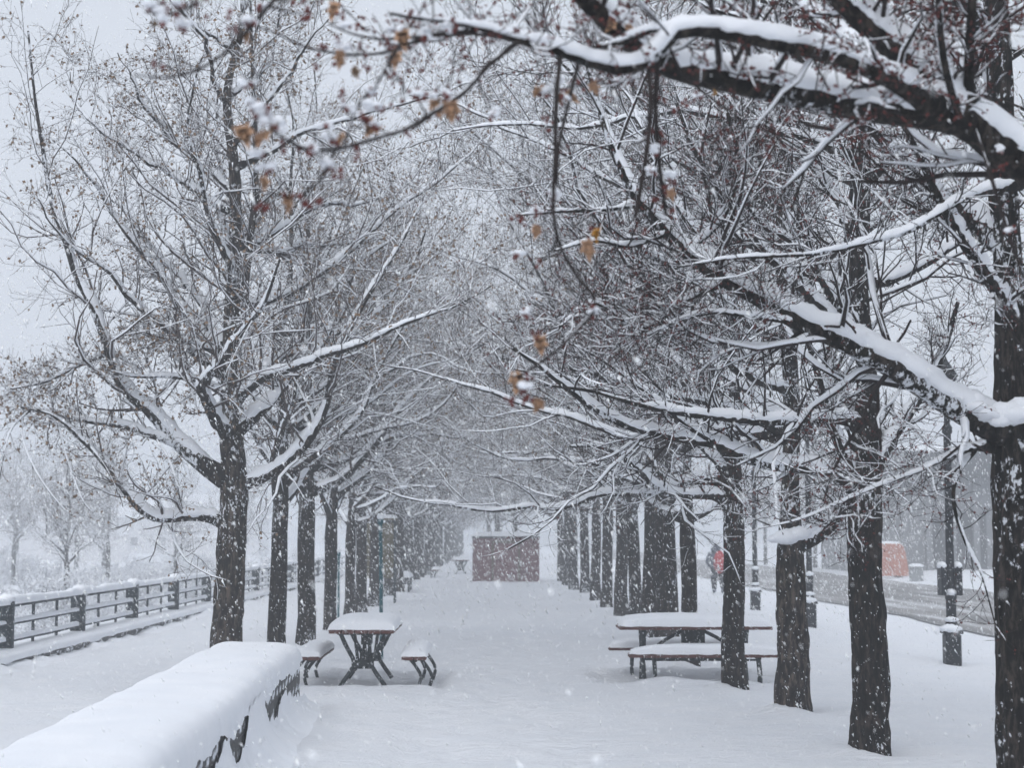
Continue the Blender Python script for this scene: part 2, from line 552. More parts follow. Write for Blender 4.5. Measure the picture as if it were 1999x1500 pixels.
def spawn(P, R, m, rng, ang=(35, 65), lr=(.35, .6), t0=.15, t1=.97, K=7, rr=.55, up=.12, wig=.18, rmin=.002, taper=.25, Lmul=None, tprof=.45, lift=0.0):
    N, Kp, _ = P.shape
    L = np.linalg.norm(np.diff(P, axis=1), axis=2).sum(1)
    if N == 0: return np.zeros((0, K, 3)), np.zeros((0, K))
    t = t0+(t1-t0)*((np.arange(m)[None]+rng.random((N, m)))/m)
    f = t*(Kp-1); i0 = np.clip(f.astype(int), 0, Kp-2); fr = (f-i0)[..., None]
    n = np.arange(N)[:, None]
    B = P[n, i0]*(1-fr)+P[n, i0+1]*fr
    T = P[n, i0+1]-P[n, i0]; T /= np.maximum(np.linalg.norm(T, axis=2, keepdims=True), 1e-9)
    r = R[n, i0]*(1-fr[..., 0])+R[n, i0+1]*fr[..., 0]
    rv = rng.normal(size=(N, m, 3)); rv[..., 2] += lift; rv -= (rv*T).sum(2, keepdims=True)*T
    rv /= np.maximum(np.linalg.norm(rv, axis=2, keepdims=True), 1e-9)
    a = np.radians(rng.uniform(ang[0], ang[1], (N, m)))[..., None]
    D = (np.cos(a)*T+np.sin(a)*rv).reshape(-1, 3)
    Lc = (L[:, None]*rng.uniform(lr[0], lr[1], (N, m))*(1-tprof*t)).reshape(-1)
    if Lmul is not None: Lc = np.clip(Lc, *Lmul)
    B = B.reshape(-1, 3); r = r.reshape(-1)
    r0 = np.maximum(np.minimum(r*rr*rng.uniform(.75, 1.1, len(r)), r*.9), rmin)
    n2 = len(B); Q = np.zeros((n2, K, 3)); Q[:, 0] = B
    st = (Lc/(K-1))[:, None]
    for k in range(1, K):
        upk = up+np.where(Q[:, k-1, 2] < 1.9, .08, 0)[:, None]*1.0
        D = D+rng.normal(size=(n2, 3))*wig+np.concatenate([np.zeros((n2, 2)), np.broadcast_to(upk, (n2, 1))], 1)
        D /= np.linalg.norm(D, axis=1, keepdims=True)
        Q[:, k] = Q[:, k-1]+D*st
    s = np.linspace(0, 1, K)[None]
    return Q, r0[:, None]*(1-(1-taper)*s)


OCT = np.array([(1,0,0),(-1,0,0),(0,1,0),(0,-1,0),(0,0,1),(0,0,-1)], float)
OCTF = np.array([(0,2,4),(2,1,4),(1,3,4),(3,0,4),(2,0,5),(1,2,5),(3,1,5),(0,3,5)])


def octas(C, r, rng, squash=None):
    n = len(C)
    s = np.asarray(r).reshape(-1, 1, 1)*np.ones((n, 1, 3))*rng.uniform(.7, 1.3, (n, 1, 3))
    V = C[:, None]+OCT[None]*s
    Fq = (OCTF[None]+(np.arange(n)*6)[:, None, None]).reshape(-1, 3)
    return V.reshape(-1, 3), Fq


def leaf_quads(C, size, rng):
    """small curled dry leaves, two folded quads each"""
    n = len(C)
    a = rng.normal(size=(n, 3)); a[:, 2] -= .8; a /= np.linalg.norm(a, axis=1, keepdims=True)
    b = np.cross(a, rng.normal(size=(n, 3))); b /= np.linalg.norm(b, axis=1, keepdims=True)
    c = np.cross(a, b)
    s = (size*rng.uniform(.6, 1.3, n))[:, None]
    V = np.stack([C, C+s*(.5*a+.42*b+.2*c), C+s*1.1*a, C+s*(.5*a-.42*b+.2*c), C+s*(.55*a-.05*c)], 1)
    Fq = np.array([(0, 1, 4), (1, 2, 4), (2, 3, 4), (3, 0, 4)])
    return V.reshape(-1, 3), (Fq[None]+(np.arange(n)*5)[:, None, None]).reshape(-1, 3)


TH_LIMB = lambda R: np.clip(.006+1.35*R, 0, .085)
TH_TWIG = lambda R: np.clip(.0025+1.15*R, 0, .017)


def trunk_mesh(pts, K=60, S=22, seed=0, rough=.095):
    P, R = resample(pts, K)
    z = P[:, 2]-P[0, 2]
    a = np.linspace(0, 2*math.pi, S, endpoint=False)
    A, Z = np.meshgrid(a, z); 
    k = 1+rough*(fbm(np.cos(A)*2.2+seed, np.sin(A)*2.2+Z*.9, seed, 3))*1.6+rough*.8*(vn2(A*9/math.pi, Z*2.3+seed, seed+5)*2-1)+(.055*(np.abs(vn2(A*20/math.pi+vn2(Z*5, A, 3)*1.5, Z*4.5+seed, seed+7)*2-1)*2-1)+.03*(vn2(A*26/math.pi, Z*22, seed+8)*2-1) if S > 20 else 0)
    X = P[:, 0, None]+np.cos(A)*R[:, None]*k; Y = P[:, 1, None]+np.sin(A)*R[:, None]*k
    V = np.stack([X, Y, np.repeat(P[:, 2, None], S, 1)], -1).reshape(-1, 3)
    return V, grid_faces(1, K, S), P, R


def inside(P, mar=260, dmin=2.0):
    a, b, d = project(P)
    ok = (a > -mar) & (a < 1999+mar) & (b > -mar) & (b < 1500+mar) & (d > dmin)
    return ok.any(1)


def build_tree(seed, trunk_pts, limbs, auto=None, n2=9, n3=8, n4=6, cull=False, buds=1, leaves=0, base=None, bud_r=.0045, near=True, l4=(.12, .5), droop=0.0, side=None, rr2=.45, l2=(.32, .60), k4=4, snf=1.0):
    """returns a dict of meshes in local coordinates around base"""
    rng = np.random.default_rng(seed)
    base = np.array(trunk_pts[0][:3]) if base is None else np.array(base)
    V, Fq, TP, TR = trunk_mesh(trunk_pts, 150 if near else 26, 44 if near else 10, seed)
    out = {'trunk': mesh_from("trunk", V-base, [Fq]), 'limbs': []}
    KL = 30 if near else 16
    allP, allR = [], []
    for l in limbs:
        p, r = resample(l, KL); allP.append(p); allR.append(r)
    if auto:
        n, z0, z1, len0, len1, skip = auto
        zt = TP[:, 2]-base[2]
        az = rng.random()*6.28
        for k in range(n):
            t = (k+.5*rng.random())/n; z = z0+(z1-z0)*t
            i = int(np.argmin(np.abs(zt-z))); az += 2.399+rng.normal()*.25
            if skip is not None and skip(az % 6.283, z): continue
            el = math.radians(rng.uniform(12, 38)+30*t)
            L = (len0+(len1-len0)*t)*rng.uniform(.8, 1.15)
            D = np.array((math.cos(az)*math.cos(el), math.sin(az)*math.cos(el), math.sin(el)))
            p = TP[i].copy(); r0 = min(TR[i]*.62, .02+.017*L); pts = [tuple(p)+(r0,)]
            for s in range(6):
                D = D+rng.normal(size=3)*.20+np.array((0, 0, .10+.06*s*t)); D /= np.linalg.norm(D)
                p = p+D*L/6; pts.append(tuple(p)+(r0*(1-.14*(s+1)),))
            q, r = resample(pts, KL)
            q = q+np.concatenate([np.zeros((1, 3)), np.cumsum(rng.normal(size=(KL-1, 3))*.013, 0)])
            allP.append(q); allR.append(r)
    for sgn, ns, zlo, zhi, llo, lhi in ([] if not side else side if isinstance(side, list) else [side]):
        zt = TP[:, 2]-base[2]
        for k in range(ns):
            z = zlo+(zhi-zlo)*(k+rng.random())/ns
            i = int(np.argmin(np.abs(zt-z))); az = rng.uniform(-1.0, 1.0)+(0 if sgn > 0 else math.pi)
            el = math.radians(rng.uniform(4, 30)); L = rng.uniform(llo, lhi)
            D = np.array((math.cos(az)*math.cos(el), math.sin(az)*math.cos(el), math.sin(el)))
            p = TP[i].copy(); r0 = min(TR[i]*.58, .014+.013*L); pts = [tuple(p)+(r0,)]
            for s in range(8):
                D = D+rng.normal(size=3)*.19+np.array((0, 0, .075 if s < 5 else .01)); D /= np.linalg.norm(D)
                p = p+D*L/8; pts.append(tuple(p)+(r0*(1-.11*(s+1)),))
            q, r = resample(pts, KL)
            q = q+np.concatenate([np.zeros((1, 3)), np.cumsum(rng.normal(size=(KL-1, 3))*.013, 0)])
            allP.append(q); allR.append(r)
    LP = np.array(allP); LR = np.array(allR)
    LR0 = LR.copy()
    LR[:, :5] *= np.array((1.55, 1.38, 1.24, 1.12, 1.05))
    # bark-covered limbs, each a part, with its own snow ridge
    for k in range(len(LP)):
        if cull and not inside(LP[k:k+1], 400)[0]: 
            pass
        v, f = tubes(LP[k:k+1], LR[k:k+1], 10 if near else 6)
        kn = 1+.05*(vn2(v[:, 0]*17+v[:, 2]*9, v[:, 1]*17+v[:, 2]*13, seed)*2-1)
        c = np.repeat(LP[k], 10 if near else 6, 0); v = c+(v-c)*kn[:, None]
        PP, RR = LP[k:k+1], LR0[k:k+1]
        if near:   # finer snow outline
            u = np.linspace(0, KL-1, 66); i0 = np.clip(u.astype(int), 0, KL-2); fr = u-i0
            PP = (LP[k][i0]*(1-fr)[:, None]+LP[k][i0+1]*fr[:, None])[None]; RR = (LR0[k][i0]*(1-fr)+LR0[k][i0+1]*fr)[None]
        sv, sf = snow_on(PP, RR, 9 if near else 6, rng, TH_LIMB, cut=.90, lump=.62)
        sb = MB(); sb.add(sv, sf)
        p0 = LP[k][3]; r0 = LR[k][3]
        sb.blob((p0[0], p0[1], p0[2]+r0*.8), (r0*.95, r0*.95, r0*.7), seed+k, 7, 10, .3)
        out['limbs'].append((mesh_from("limb", v-base, [f]), mesh_from("snow_ridge", np.vstack(sb.V)-base, [np.vstack(sb.F4)])))
    # leader counts as a limb for side branches
    KT = KL
    topi = TP[:, 2]-base[2] > (auto[1] if auto else 2.2)
    lead = TP[topi]; lr_ = TR[topi]
    thick = LR[:, 0] > .022
    P1, R1 = LP[thick], LR[thick]
    thinP, thinR = LP[~thick], LR[~thick]
    if len(lead) > 4:
        q, r = resample(np.concatenate([lead, lr_[:, None]], 1)[::max(1, len(lead)//12)], KL)
        P1 = np.concatenate([P1, q[None]]); R1 = np.concatenate([R1, r[None]])
    P2, R2 = spawn(P1, R1, n2, rng, (32, 68), l2, .14, .98, 8, rr2, .05, .23, .004, .3, (.35, 1.9), lift=.35)
    P2b, R2b = spawn(P1, R1, n2, rng, (40, 80), (.12, .26), .12, .98, 5, .3, .06-droop, .18, .003, .4, (.2, .8))
    if len(thinP):
        a2, b2_ = spawn(thinP, thinR, 12, rng, (30, 65), (.14, .32), .1, 1.0, 5, .5, .02, .18, .0026, .4, (.10, .5)); P2b = np.concatenate([P2b, a2]); R2b = np.concatenate([R2b, b2_])
    if cull:
        k = inside(P2); P2, R2 = P2[k], R2[k]; k = inside(P2b); P2b, R2b = P2b[k], R2b[k]
    P3, R3 = spawn(P2, R2, n3, rng, (30, 65), (.32, .62), .12, .98, 6, .5, .07-droop, .25, .0026, .45, (.18, .95))
    if cull: k = inside(P3); P3, R3 = P3[k], R3[k]
    P4, R4 = spawn(P3, R3, n4, rng, (28, 62), (.3, .6), .12, 1.0, k4, .7, .07-droop, .14, .0017, .7, l4)
    P4b, R4b = spawn(P2b, R2b, 4, rng, (28, 62), (.3, .6), .15, 1.0, k4, .7, .06-droop, .14, .0017, .7, l4)
    P4 = np.concatenate([P4, P4b]); R4 = np.concatenate([R4, R4b])
    if cull: k = inside(P4, 120); P4, R4 = P4[k], R4[k]
    tw = MB(); sn = MB()
    for P, R, S, ss, frac in ((P2, R2, 5, 6, 1), (P2b, R2b, 3, 4, .6), (P3, R3, 3, 4 if near and k4 > 3 else 3, .75), (P4, R4, 3, 3, .22)):
        if len(P) == 0: continue
        v, f = tubes(P, R, S); tw.add(v, f)
        pick = rng.random(len(P)) < frac*(snf if S < 5 else 1)
        PP, RR = P[pick], R[pick]
        v, f = snow_on(PP, RR, ss, rng, TH_TWIG if S < 6 else (lambda R: np.clip(.012+1.1*R, 0, .048)), 1.15, .86, .8)
        sn.add(v, f)
    out['twigs'] = mesh_from("twigs", np.vstack(tw.V)-base, [np.vstack(tw.F4)])
    out['twig_snow'] = mesh_from("twig_snow", np.vstack(sn.V)-base, [np.vstack(sn.F4)])
    if buds:
        C = []
        for k in range(P4.shape[1]):
            q = P4[rng.random(len(P4)) < (.8 if k == P4.shape[1]-1 else .45)*buds][:, k]; C.append(q)
        C = np.vstack(C)
        C = np.repeat(C, 2, 0)+rng.normal(size=(len(C)*2, 3))*bud_r*1.1
        v, f = octas(C, np.full(len(C), bud_r)*rng.uniform(.6, 1.2, len(C)), rng)
        out['buds'] = mesh_from("buds", v-base, [f])
    if leaves:
        i = rng.integers(0, len(P4), leaves); k = rng.integers(1, P4.shape[1], leaves)
        cl = P4[i, k]
        v, f = leaf_quads(cl, .036, rng)
        out['leaves'] = mesh_from("dry_leaves", v-base, [f], False)
    out['P4'] = P4
    return out


def place_tree(m, loc, label, group, rz=0.0, sc=1.0, flip=1, name="maple_tree", bark='bark', twig='twig'):
    t = empty(name, loc, rz); t.scale = (sc, sc*flip, sc)
    if flip or rz: t.rotation_euler = (math.sin(loc[1]*7.1)*.022*bool(rz), math.sin(loc[1]*3.7)*.022*bool(rz), rz)
    tag(t, label, "tree", group)
    part("trunk", m['trunk'], M[bark], t)
    for lm, sm in m['limbs']:
        l = part("limb", lm, M['bark'], t)
        part("snow_ridge", sm, M['snow'], l)
    w = part("twigs", m['twigs'], M[twig], t, "stuff")
    part("twig_snow", m['twig_snow'], M['snow'], w, "stuff")
    if 'buds' in m: part("buds", m['buds'], M['bud'], w, "stuff")
    if 'leaves' in m: part("dry_leaves", m['leaves'], M['leaf_tan'], w, "stuff")
    return t


def join_far(m, name):
    """merge limb meshes of a far variant so a distant copy is trunk, crown, snow"""
    def cat(ms):
        mb = MB()
        for me in ms:
            v = np.empty(len(me.vertices)*3, np.float32); me.vertices.foreach_get("co", v)
            n = len(me.polygons); lt = np.empty(n, np.int32); me.polygons.foreach_get("loop_total", lt)
            lv = np.empty(len(me.loops), np.int32); me.loops.foreach_get("vertex_index", lv)
            if (lt == 4).all(): mb.add(v.reshape(-1, 3), lv.reshape(-1, 4))
            else: mb.add(v.reshape(-1, 3), None, lv.reshape(-1, 3))
        return mb.mesh(name, True)
    r = {'trunk': m['trunk'], 'crown': m['twigs'], 'snow': m['twig_snow'], 'limbs': cat([a for a, b in m['limbs']]), 'ridges': cat([b for a, b in m['limbs']])}
    if 'leaves' in m: r['leaves'] = m['leaves']
    return r


def place_far(m, loc, label, group, rz=0.0, sc=1.0, flip=1, name="maple_tree"):
    t = empty(name, loc, rz); t.scale = (sc, sc*flip, sc)
    if flip or rz: t.rotation_euler = (math.sin(loc[1]*7.1)*.022*bool(rz), math.sin(loc[1]*3.7)*.022*bool(rz), rz)
    tag(t, label, "tree", group)
    part("trunk", m['trunk'], M['bark'], t)
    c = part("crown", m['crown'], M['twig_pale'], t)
    part("snow_cover", m['snow'], M['snow'], c, "stuff")
    l = part("limbs", m['limbs'], M['bark'], t, "stuff")
    part("snow_ridge", m['ridges'], M['snow'], l, "stuff")
    if 'leaves' in m: part("dry_leaves", m['leaves'], M['leaf_tan'], c, "stuff")
    return t


def trunk_line(px, d, r, H, lean=(0, 0), fork=2.3, top=.02, wob=.05, seed=0, x=None):
    rr = random.Random(seed)
    x0 = at(px, 1046, d)[0] if x is None else x
    z0 = gz(x0, d)
    pts = [(x0, d, z0-.25, r*1.36), (x0, d, z0+.04, r*1.20), (x0+rr.gauss(0, .012), d, z0+.28, r*1.05), (x0+rr.gauss(0, .018), d, z0+.5, r)]
    for k in range(1, 11):
        t = k/10; z = .5+(H-.5)*t
        f = 1-.12*min(1, z/fork) if z < fork else max(top, .80*(1-(z-fork)/(H-fork))**.85*.75)
        w = wob*max(.35, z-1.0)*.5
        pts.append((x0+lean[0]*z+rr.gauss(0, w*.5), d+lean[1]*z+rr.gauss(0, w*.5), z0+z, max(r*f, .012)))
    return pts


ROW = "trees lining the snowy walk"
# ---- right row, nearest tree: its trunk stands beside the camera, its limbs cross the top of the picture
d0 = 6.2
tr0 = trunk_line(0, d0, .19, 7.5, (0, 0), seed=1, x=3.05)
B = []
B.append(pxl([(2260, 560, 6.2, .085), (2080, 370, 6.1, .080), (1950, 285, 6.0, .070), (1880, 232, 5.9, .064), (1790, 218, 5.8, .058), (1650, 200, 5.6, .052), (1500, 170, 5.45, .047), (1400, 148, 5.35, .045), (1310, 128, 5.25, .042), (1230, 78, 5.15, .038), (1170, 25, 5.1, .034), (1100, -50, 5.0, .030), (980, -170, 4.9, .022)]))
B.append(pxl([(1830, 218, 5.8, .036), (1780, 178, 5.65, .033), (1720, 146, 5.5, .031), (1640, 112, 5.35, .029), (1540, 88, 5.2, .027), (1440, 68, 5.05, .024), (1340, 56, 4.95, .023), (1305, 74, 4.92, .022), (1275, 112, 4.9, .021), (1215, 135, 4.85, .020), (1140, 116, 4.8, .018), (1060, 88, 4.7, .015), (1000, 74, 4.6, .012), (930, 52, 4.5, .009), (860, 40, 4.4, .006), (760, 26, 4.3, .004)]))
B.append(pxl([(1330, 60, 4.95, .012), (1270, 58, 4.9, .010), (1210, 80, 4.85, .009), (1150, 95, 4.8, .006)]))
B.append(pxl([(1010, 82, 4.6, .0085), (955, 125, 4.4, .0078), (905, 180, 4.2, .007), (865, 207, 4.1, .0065), (800, 248, 3.95, .0055), (740, 268, 3.85, .005), (660, 290, 3.75, .0045), (600, 292, 3.7, .004), (555, 270, 3.65, .0035), (530, 255, 3.62, .003)]))
B.append(pxl([(655, 290, 3.75, .004), (640, 325, 3.72, .0036), (612, 362, 3.7, .003), (572, 383, 3.68, .0028), (530, 378, 3.66, .002)]))
B.append(pxl([(1000, 78, 4.6, .006), (930, 66, 4.5, .005), (840, 70, 4.4, .0045), (750, 76, 4.3, .004), (690, 66, 4.2, .003), (640, 45, 4.15, .002)]))
B.append(pxl([(790, 75, 4.35, .0055), (760, 118, 4.2, .005), (735, 160, 4.1, .005), (700, 205, 4.0, .0045), (685, 240, 3.95, .004), (672, 285, 3.85, .003)]))
B.append(pxl([(930, 60, 4.5, .006), (840, 68, 4.45, .005), (760, 100, 4.4, .004), (680, 105, 4.35, .0035), (600, 92, 4.3, .003), (540, 65, 4.28, .0025), (500, 50, 4.25, .002)]))
B.append(pxl([(1880, 225, 5.9, .055), (1830, 175, 5.9, .052), (1770, 118, 5.9, .048), (1700, 55, 5.85, .044), (1620, -20, 5.8, .038), (1520, -110, 5.7, .03)]))
B.append(pxl([(1840, 220, 6.2, .030), (1700, 120, 6.6, .028), (1600, 40, 6.9, .024), (1540, -20, 7.1, .02)]))
B.append(pxl([(1890, 190, 5.9, .020), (1893, 100, 5.8, .018), (1897, 20, 5.75, .017), (1900, -60, 5.7, .015)]))
B.append(pxl([(1875, 240, 5.85, .014), (1850, 150, 5.6, .013), (1838, 80, 5.5, .012), (1830, -20, 5.4, .010)]))
B.append(pxl([(600, -60, 4.0, .006), (530, 5, 3.8, .0055), (490, 52, 3.7, .005), (440, 100, 3.6, .004), (390, 134, 3.55, .0035), (330, 150, 3.5, .003), (262, 146, 3.45, .002)]))
B.append(pxl([(470, -60, 3.7, .004), (400, -8, 3.6, .0035), (360, 18, 3.55, .003), (322, 29, 3.5, .0025), (282, 22, 3.48, .002)]))
B.append(pxl([(1095, 100, 4.75, .007), (1086, 190, 4.65, .0065), (1084, 300, 4.6, .006), (1080, 400, 4.55, .0055), (1090, 470, 4.52, .005), (1120, 530, 4.5, .005), (1165, 592, 4.5, .005), (1130, 640, 4.48, .0045), (1080, 690, 4.46, .004), (1010, 738, 4.44, .003)]))
B.append(pxl([(1130, 118, 4.8, .006), (1110, 200, 4.7, .0055), (1092, 280, 4.62, .005), (1086, 360, 4.6, .004)]))
B.append(pxl([(1265, 120, 4.9, .009), (1270, 200, 4.85, .008), (1262, 300, 4.8, .0075), (1240, 425, 4.8, .007)]))
B.append(pxl([(1285, 110, 4.92, .008), (1280, 200, 4.9, .0075), (1285, 300, 4.9, .007), (1300, 420, 4.9, .006)]))
B.append(pxl([(1900, 240, 5.9, .008), (1930, 330, 5.7, .007), (1960, 430, 5.6, .006), (1990, 520, 5.5, .005)]))
T0 = build_tree(11, tr0, B[:3]+B[8:12], None, 8, 7, 5, True, .9, 0, bud_r=.0056, l4=(.08, .28), droop=.02, rr2=.26, l2=(.16, .34), snf=.5)
t0 = place_tree(T0, (3.05, d0, gz(3.05, d0)-.25), "tree whose thick snow-laden limbs and budding twigs cross the top right corner", ROW)

# thin budding foreground twigs of the same tree, with bud clusters, clumps of snow and a few dry leaves
rng = np.random.default_rng(5)
FT = [B[k] for k in (3, 4, 5, 6, 7, 12, 13, 14, 15, 16, 17, 18)]
FP = np.array([resample(l, 36)[0] for l in FT]); FR = np.array([resample(l, 36)[1] for l in FT])
base0 = np.array((3.05, d0, gz(3.05, d0)-.25))
sideP, sideR = spawn(FP, FR, 5, rng, (30, 70), (.08, .2), .15, 1.0, 7, .6, .03, .2, .0016, .6, (.06, .22))
mb = MB(); sb = MB(); bb = MB()
for P, R, S in ((FP, FR, 8), (sideP, sideR, 5)):
    v, f = tubes(P, R, S); mb.add(v, f)
v, f = snow_on(FP, FR, 7, rng, lambda R: np.clip(.25*R, 0, .003), .6, .5, 1.0); sb.add(v, f)
hand = [(480, 165, 3.6), (495, 225, 3.62), (520, 215, 3.62), (545, 255, 3.63), (500, 200, 3.62), (570, 380, 3.68), (520, 330, 3.66), (505, 305, 3.66), (640, 325, 3.72), (600, 290, 3.7), (560, 285, 3.66), (660, 335, 3.72), (690, 305, 3.74),
        (720, 230, 3.95), (740, 215, 3.95), (680, 210, 3.95), (690, 285, 3.85), (870, 190, 4.1), (845, 190, 4.1), (755, 75, 4.3), (690, 45, 4.2), (665, 110, 4.3), (630, 92, 4.3), (700, 55, 4.25), (800, 25, 4.3), (1000, 60, 4.6), (770, 65, 4.3), (660, 75, 4.2), (600, 30, 4.2),
        (490, 52, 3.7), (460, 60, 3.7), (330, 25, 3.5), (310, 30, 3.5), (290, 12, 3.5), (345, 10, 3.55), (1048, 410, 4.55), (1020, 430, 4.55), (1010, 500, 4.5), (1045, 510, 4.5), (1025, 615, 4.48), (1050, 655, 4.46), (1000, 785, 4.44), (1030, 780, 4.44), (1030, 735, 4.44),
        (1310, 345, 4.8), (1300, 370, 4.8), (1340, 205, 4.9), (1360, 190, 4.9), (1060, 180, 4.7), (1100, 170, 4.7), (1130, 165, 4.75), (1150, 455, 4.6), (1240, 60, 4.9), (1195, 35, 4.85), (1265, 60, 4.9)]
cl = [at(*h) for h in hand]
tips = np.vstack([sideP[:, -1], sideP[:, 3][rng.random(len(sideP)) < .5]])
for q in tips: 
    if rng.random() < .75: cl.append(q)


def lump(c, s):
    for q in range(5):
        k = rng.uniform(.45, .8)
        sb.blob(c+rng.normal(size=3)*np.array((.55, .4, .28))*s, (s*k*1.2, s*k, s*k*.75), rng.random()*9, 6, 8, .35)


for c in cl:
    k = rng.integers(2, 6)
    for j in range(k):
        o = rng.normal(size=3)*.008
        r = rng.uniform(.0038, .0068)
        bb.blob(c+o, (r, r, r*1.15), rng.random()*9, 5, 6, .25)
    if rng.random() < .30:
        r = rng.uniform(.010, .017)
        lump(c+np.array((0, 0, .008)), r)
for (a_, b2, dd, s_) in ((500, 212, 3.62, .026), (530, 236, 3.63, .020), (490, 40, 3.7, .020), (730, 205, 3.95, .020), (665, 90, 4.3, .018), (668, 48, 4.2, .014), (1310, 340, 4.8, .017), (1095, 155, 4.7, .016), (640, 265, 3.8, .016), (870, 180, 4.1, .016), (1045, 408, 4.55, .013)):
    lump(at(a_, b2, dd), s_*.85)
w = part("foreground_twigs", mesh_from("foreground_twigs", np.vstack(mb.V)-base0, [np.vstack(mb.F4)]), M['twig'], t0, "stuff")
part("twig_snow", mesh_from("twig_snow", np.vstack(sb.V)-base0, [np.vstack(sb.F4)]), M['snow'], w, "stuff")
part("buds", mesh_from("buds", np.vstack(bb.V)-base0, [np.vstack(bb.F4)]), M['bud'], w, "stuff")


def leaf_mesh(seed):
    """curled lobed dry leaf hanging from its stalk"""
    r = random.Random(seed)
    out = [(0, 0), (.22, -.10), (.52, -.02), (.40, -.28), (.62, -.58), (.34, -.62), (.22, -.80), (0, -1.12), (-.20, -.82), (-.36, -.60), (-.60, -.55), (-.42, -.26), (-.50, 0), (-.20, -.10)]
    V = []; n = len(out)
    for (x, y) in out:
        x2 = x*(.55+.25*r.random()); V.append((x2, .38*abs(x)**1.3*(1 if seed % 2 else -1)+.18*math.sin(y*3+seed), y+.06*r.random()))
    mid = [(0, -.02, -.18), (0, -.10, -.5), (0, -.02, -.82)]
    V = np.array(V+mid)
    T = []
    for j in range(n):
        y = (out[j][1]+out[(j+1) % n][1])/2
        c = n if y > -.33 else (n+1 if y > -.66 else n+2)
        T.append((j, (j+1) % n, c))
    for j0, j1 in ((3, 11), (5, 9)): pass
    T += [(3, n, n+1), (n, 11, n+1), (5, n+1, n+2), (n+1, 9, n+2)]
    q = len(V); V = np.vstack([V, [(.012, 0, -.02), (-.012, 0, -.02), (0, .02, -.02), (.08, .0, .55)]])
    T += [(q, q+1, q+3), (q+1, q+2, q+3), (q+2, q, q+3)]
    return mesh_from("leaf", V, [np.array(T)], True)


LM = [leaf_mesh(k) for k in range(6)]
for k, (a_, b2, dd, s_, mt) in enumerate([(468, 245, 3.6, .036, 'leaf'), (512, 250, 3.61, .034, 'leaf'), (535, 240, 3.63, .028, 'leaf_tan'), (508, 345, 3.66, .026, 'leaf'), (568, 380, 3.68, .030, 'leaf'), (664, 100, 4.28, .034, 'leaf'), (712, 225, 3.95, .034, 'leaf'), (735, 238, 3.96, .032, 'leaf'), (662, 260, 3.8, .024, 'leaf'),
                           (850, 190, 4.1, .034, 'leaf'), (878, 196, 4.1, .038, 'leaf'), (692, 132, 4.2, .024, 'leaf_tan'), (788, 55, 4.3, .040, 'leaf'), (770, 98, 4.25, .034, 'leaf'), (652, 2, 4.2, .034, 'leaf'), (485, 60, 3.7, .02, 'leaf'), (300, 38, 3.5, .014, 'leaf_tan'), (1145, 470, 4.6, .040, 'leaf'), (1172, 446, 4.62, .030, 'leaf_gold'),
                           (1050, 440, 4.55, .026, 'leaf'), (1053, 655, 4.46, .036, 'leaf'), (1010, 725, 4.44, .040, 'leaf'), (1056, 778, 4.44, .030, 'leaf'), (1308, 368, 4.8, .028, 'leaf'), (1195, 38, 4.85, .03, 'leaf'), (1228, 44, 4.88, .026, 'leaf'), (1052, 165, 4.7, .032, 'leaf'), (1112, 172, 4.75, .034, 'leaf'), (1090, 182, 4.72, .024, 'leaf_tan'), (1155, 160, 4.78, .028, 'leaf'), (1395, 175, 5.2, .016, 'leaf_gold')]):
    me = LM[k % 6]
    o = bpy.data.objects.new("leaf", me); COL.objects.link(o); o.parent = t0
    if not me.materials: me.materials.append(M['leaf'])
    o.material_slots[0].link = 'OBJECT'; o.material_slots[0].material = M[mt]
    s_ *= 1.5
    o.location = Vector(at(a_, b2, dd)-base0); o.scale = (s_, s_, s_)
    o.rotation_euler = (random.uniform(-.4, .4), random.uniform(-.5, .5), random.uniform(-.9, .9))

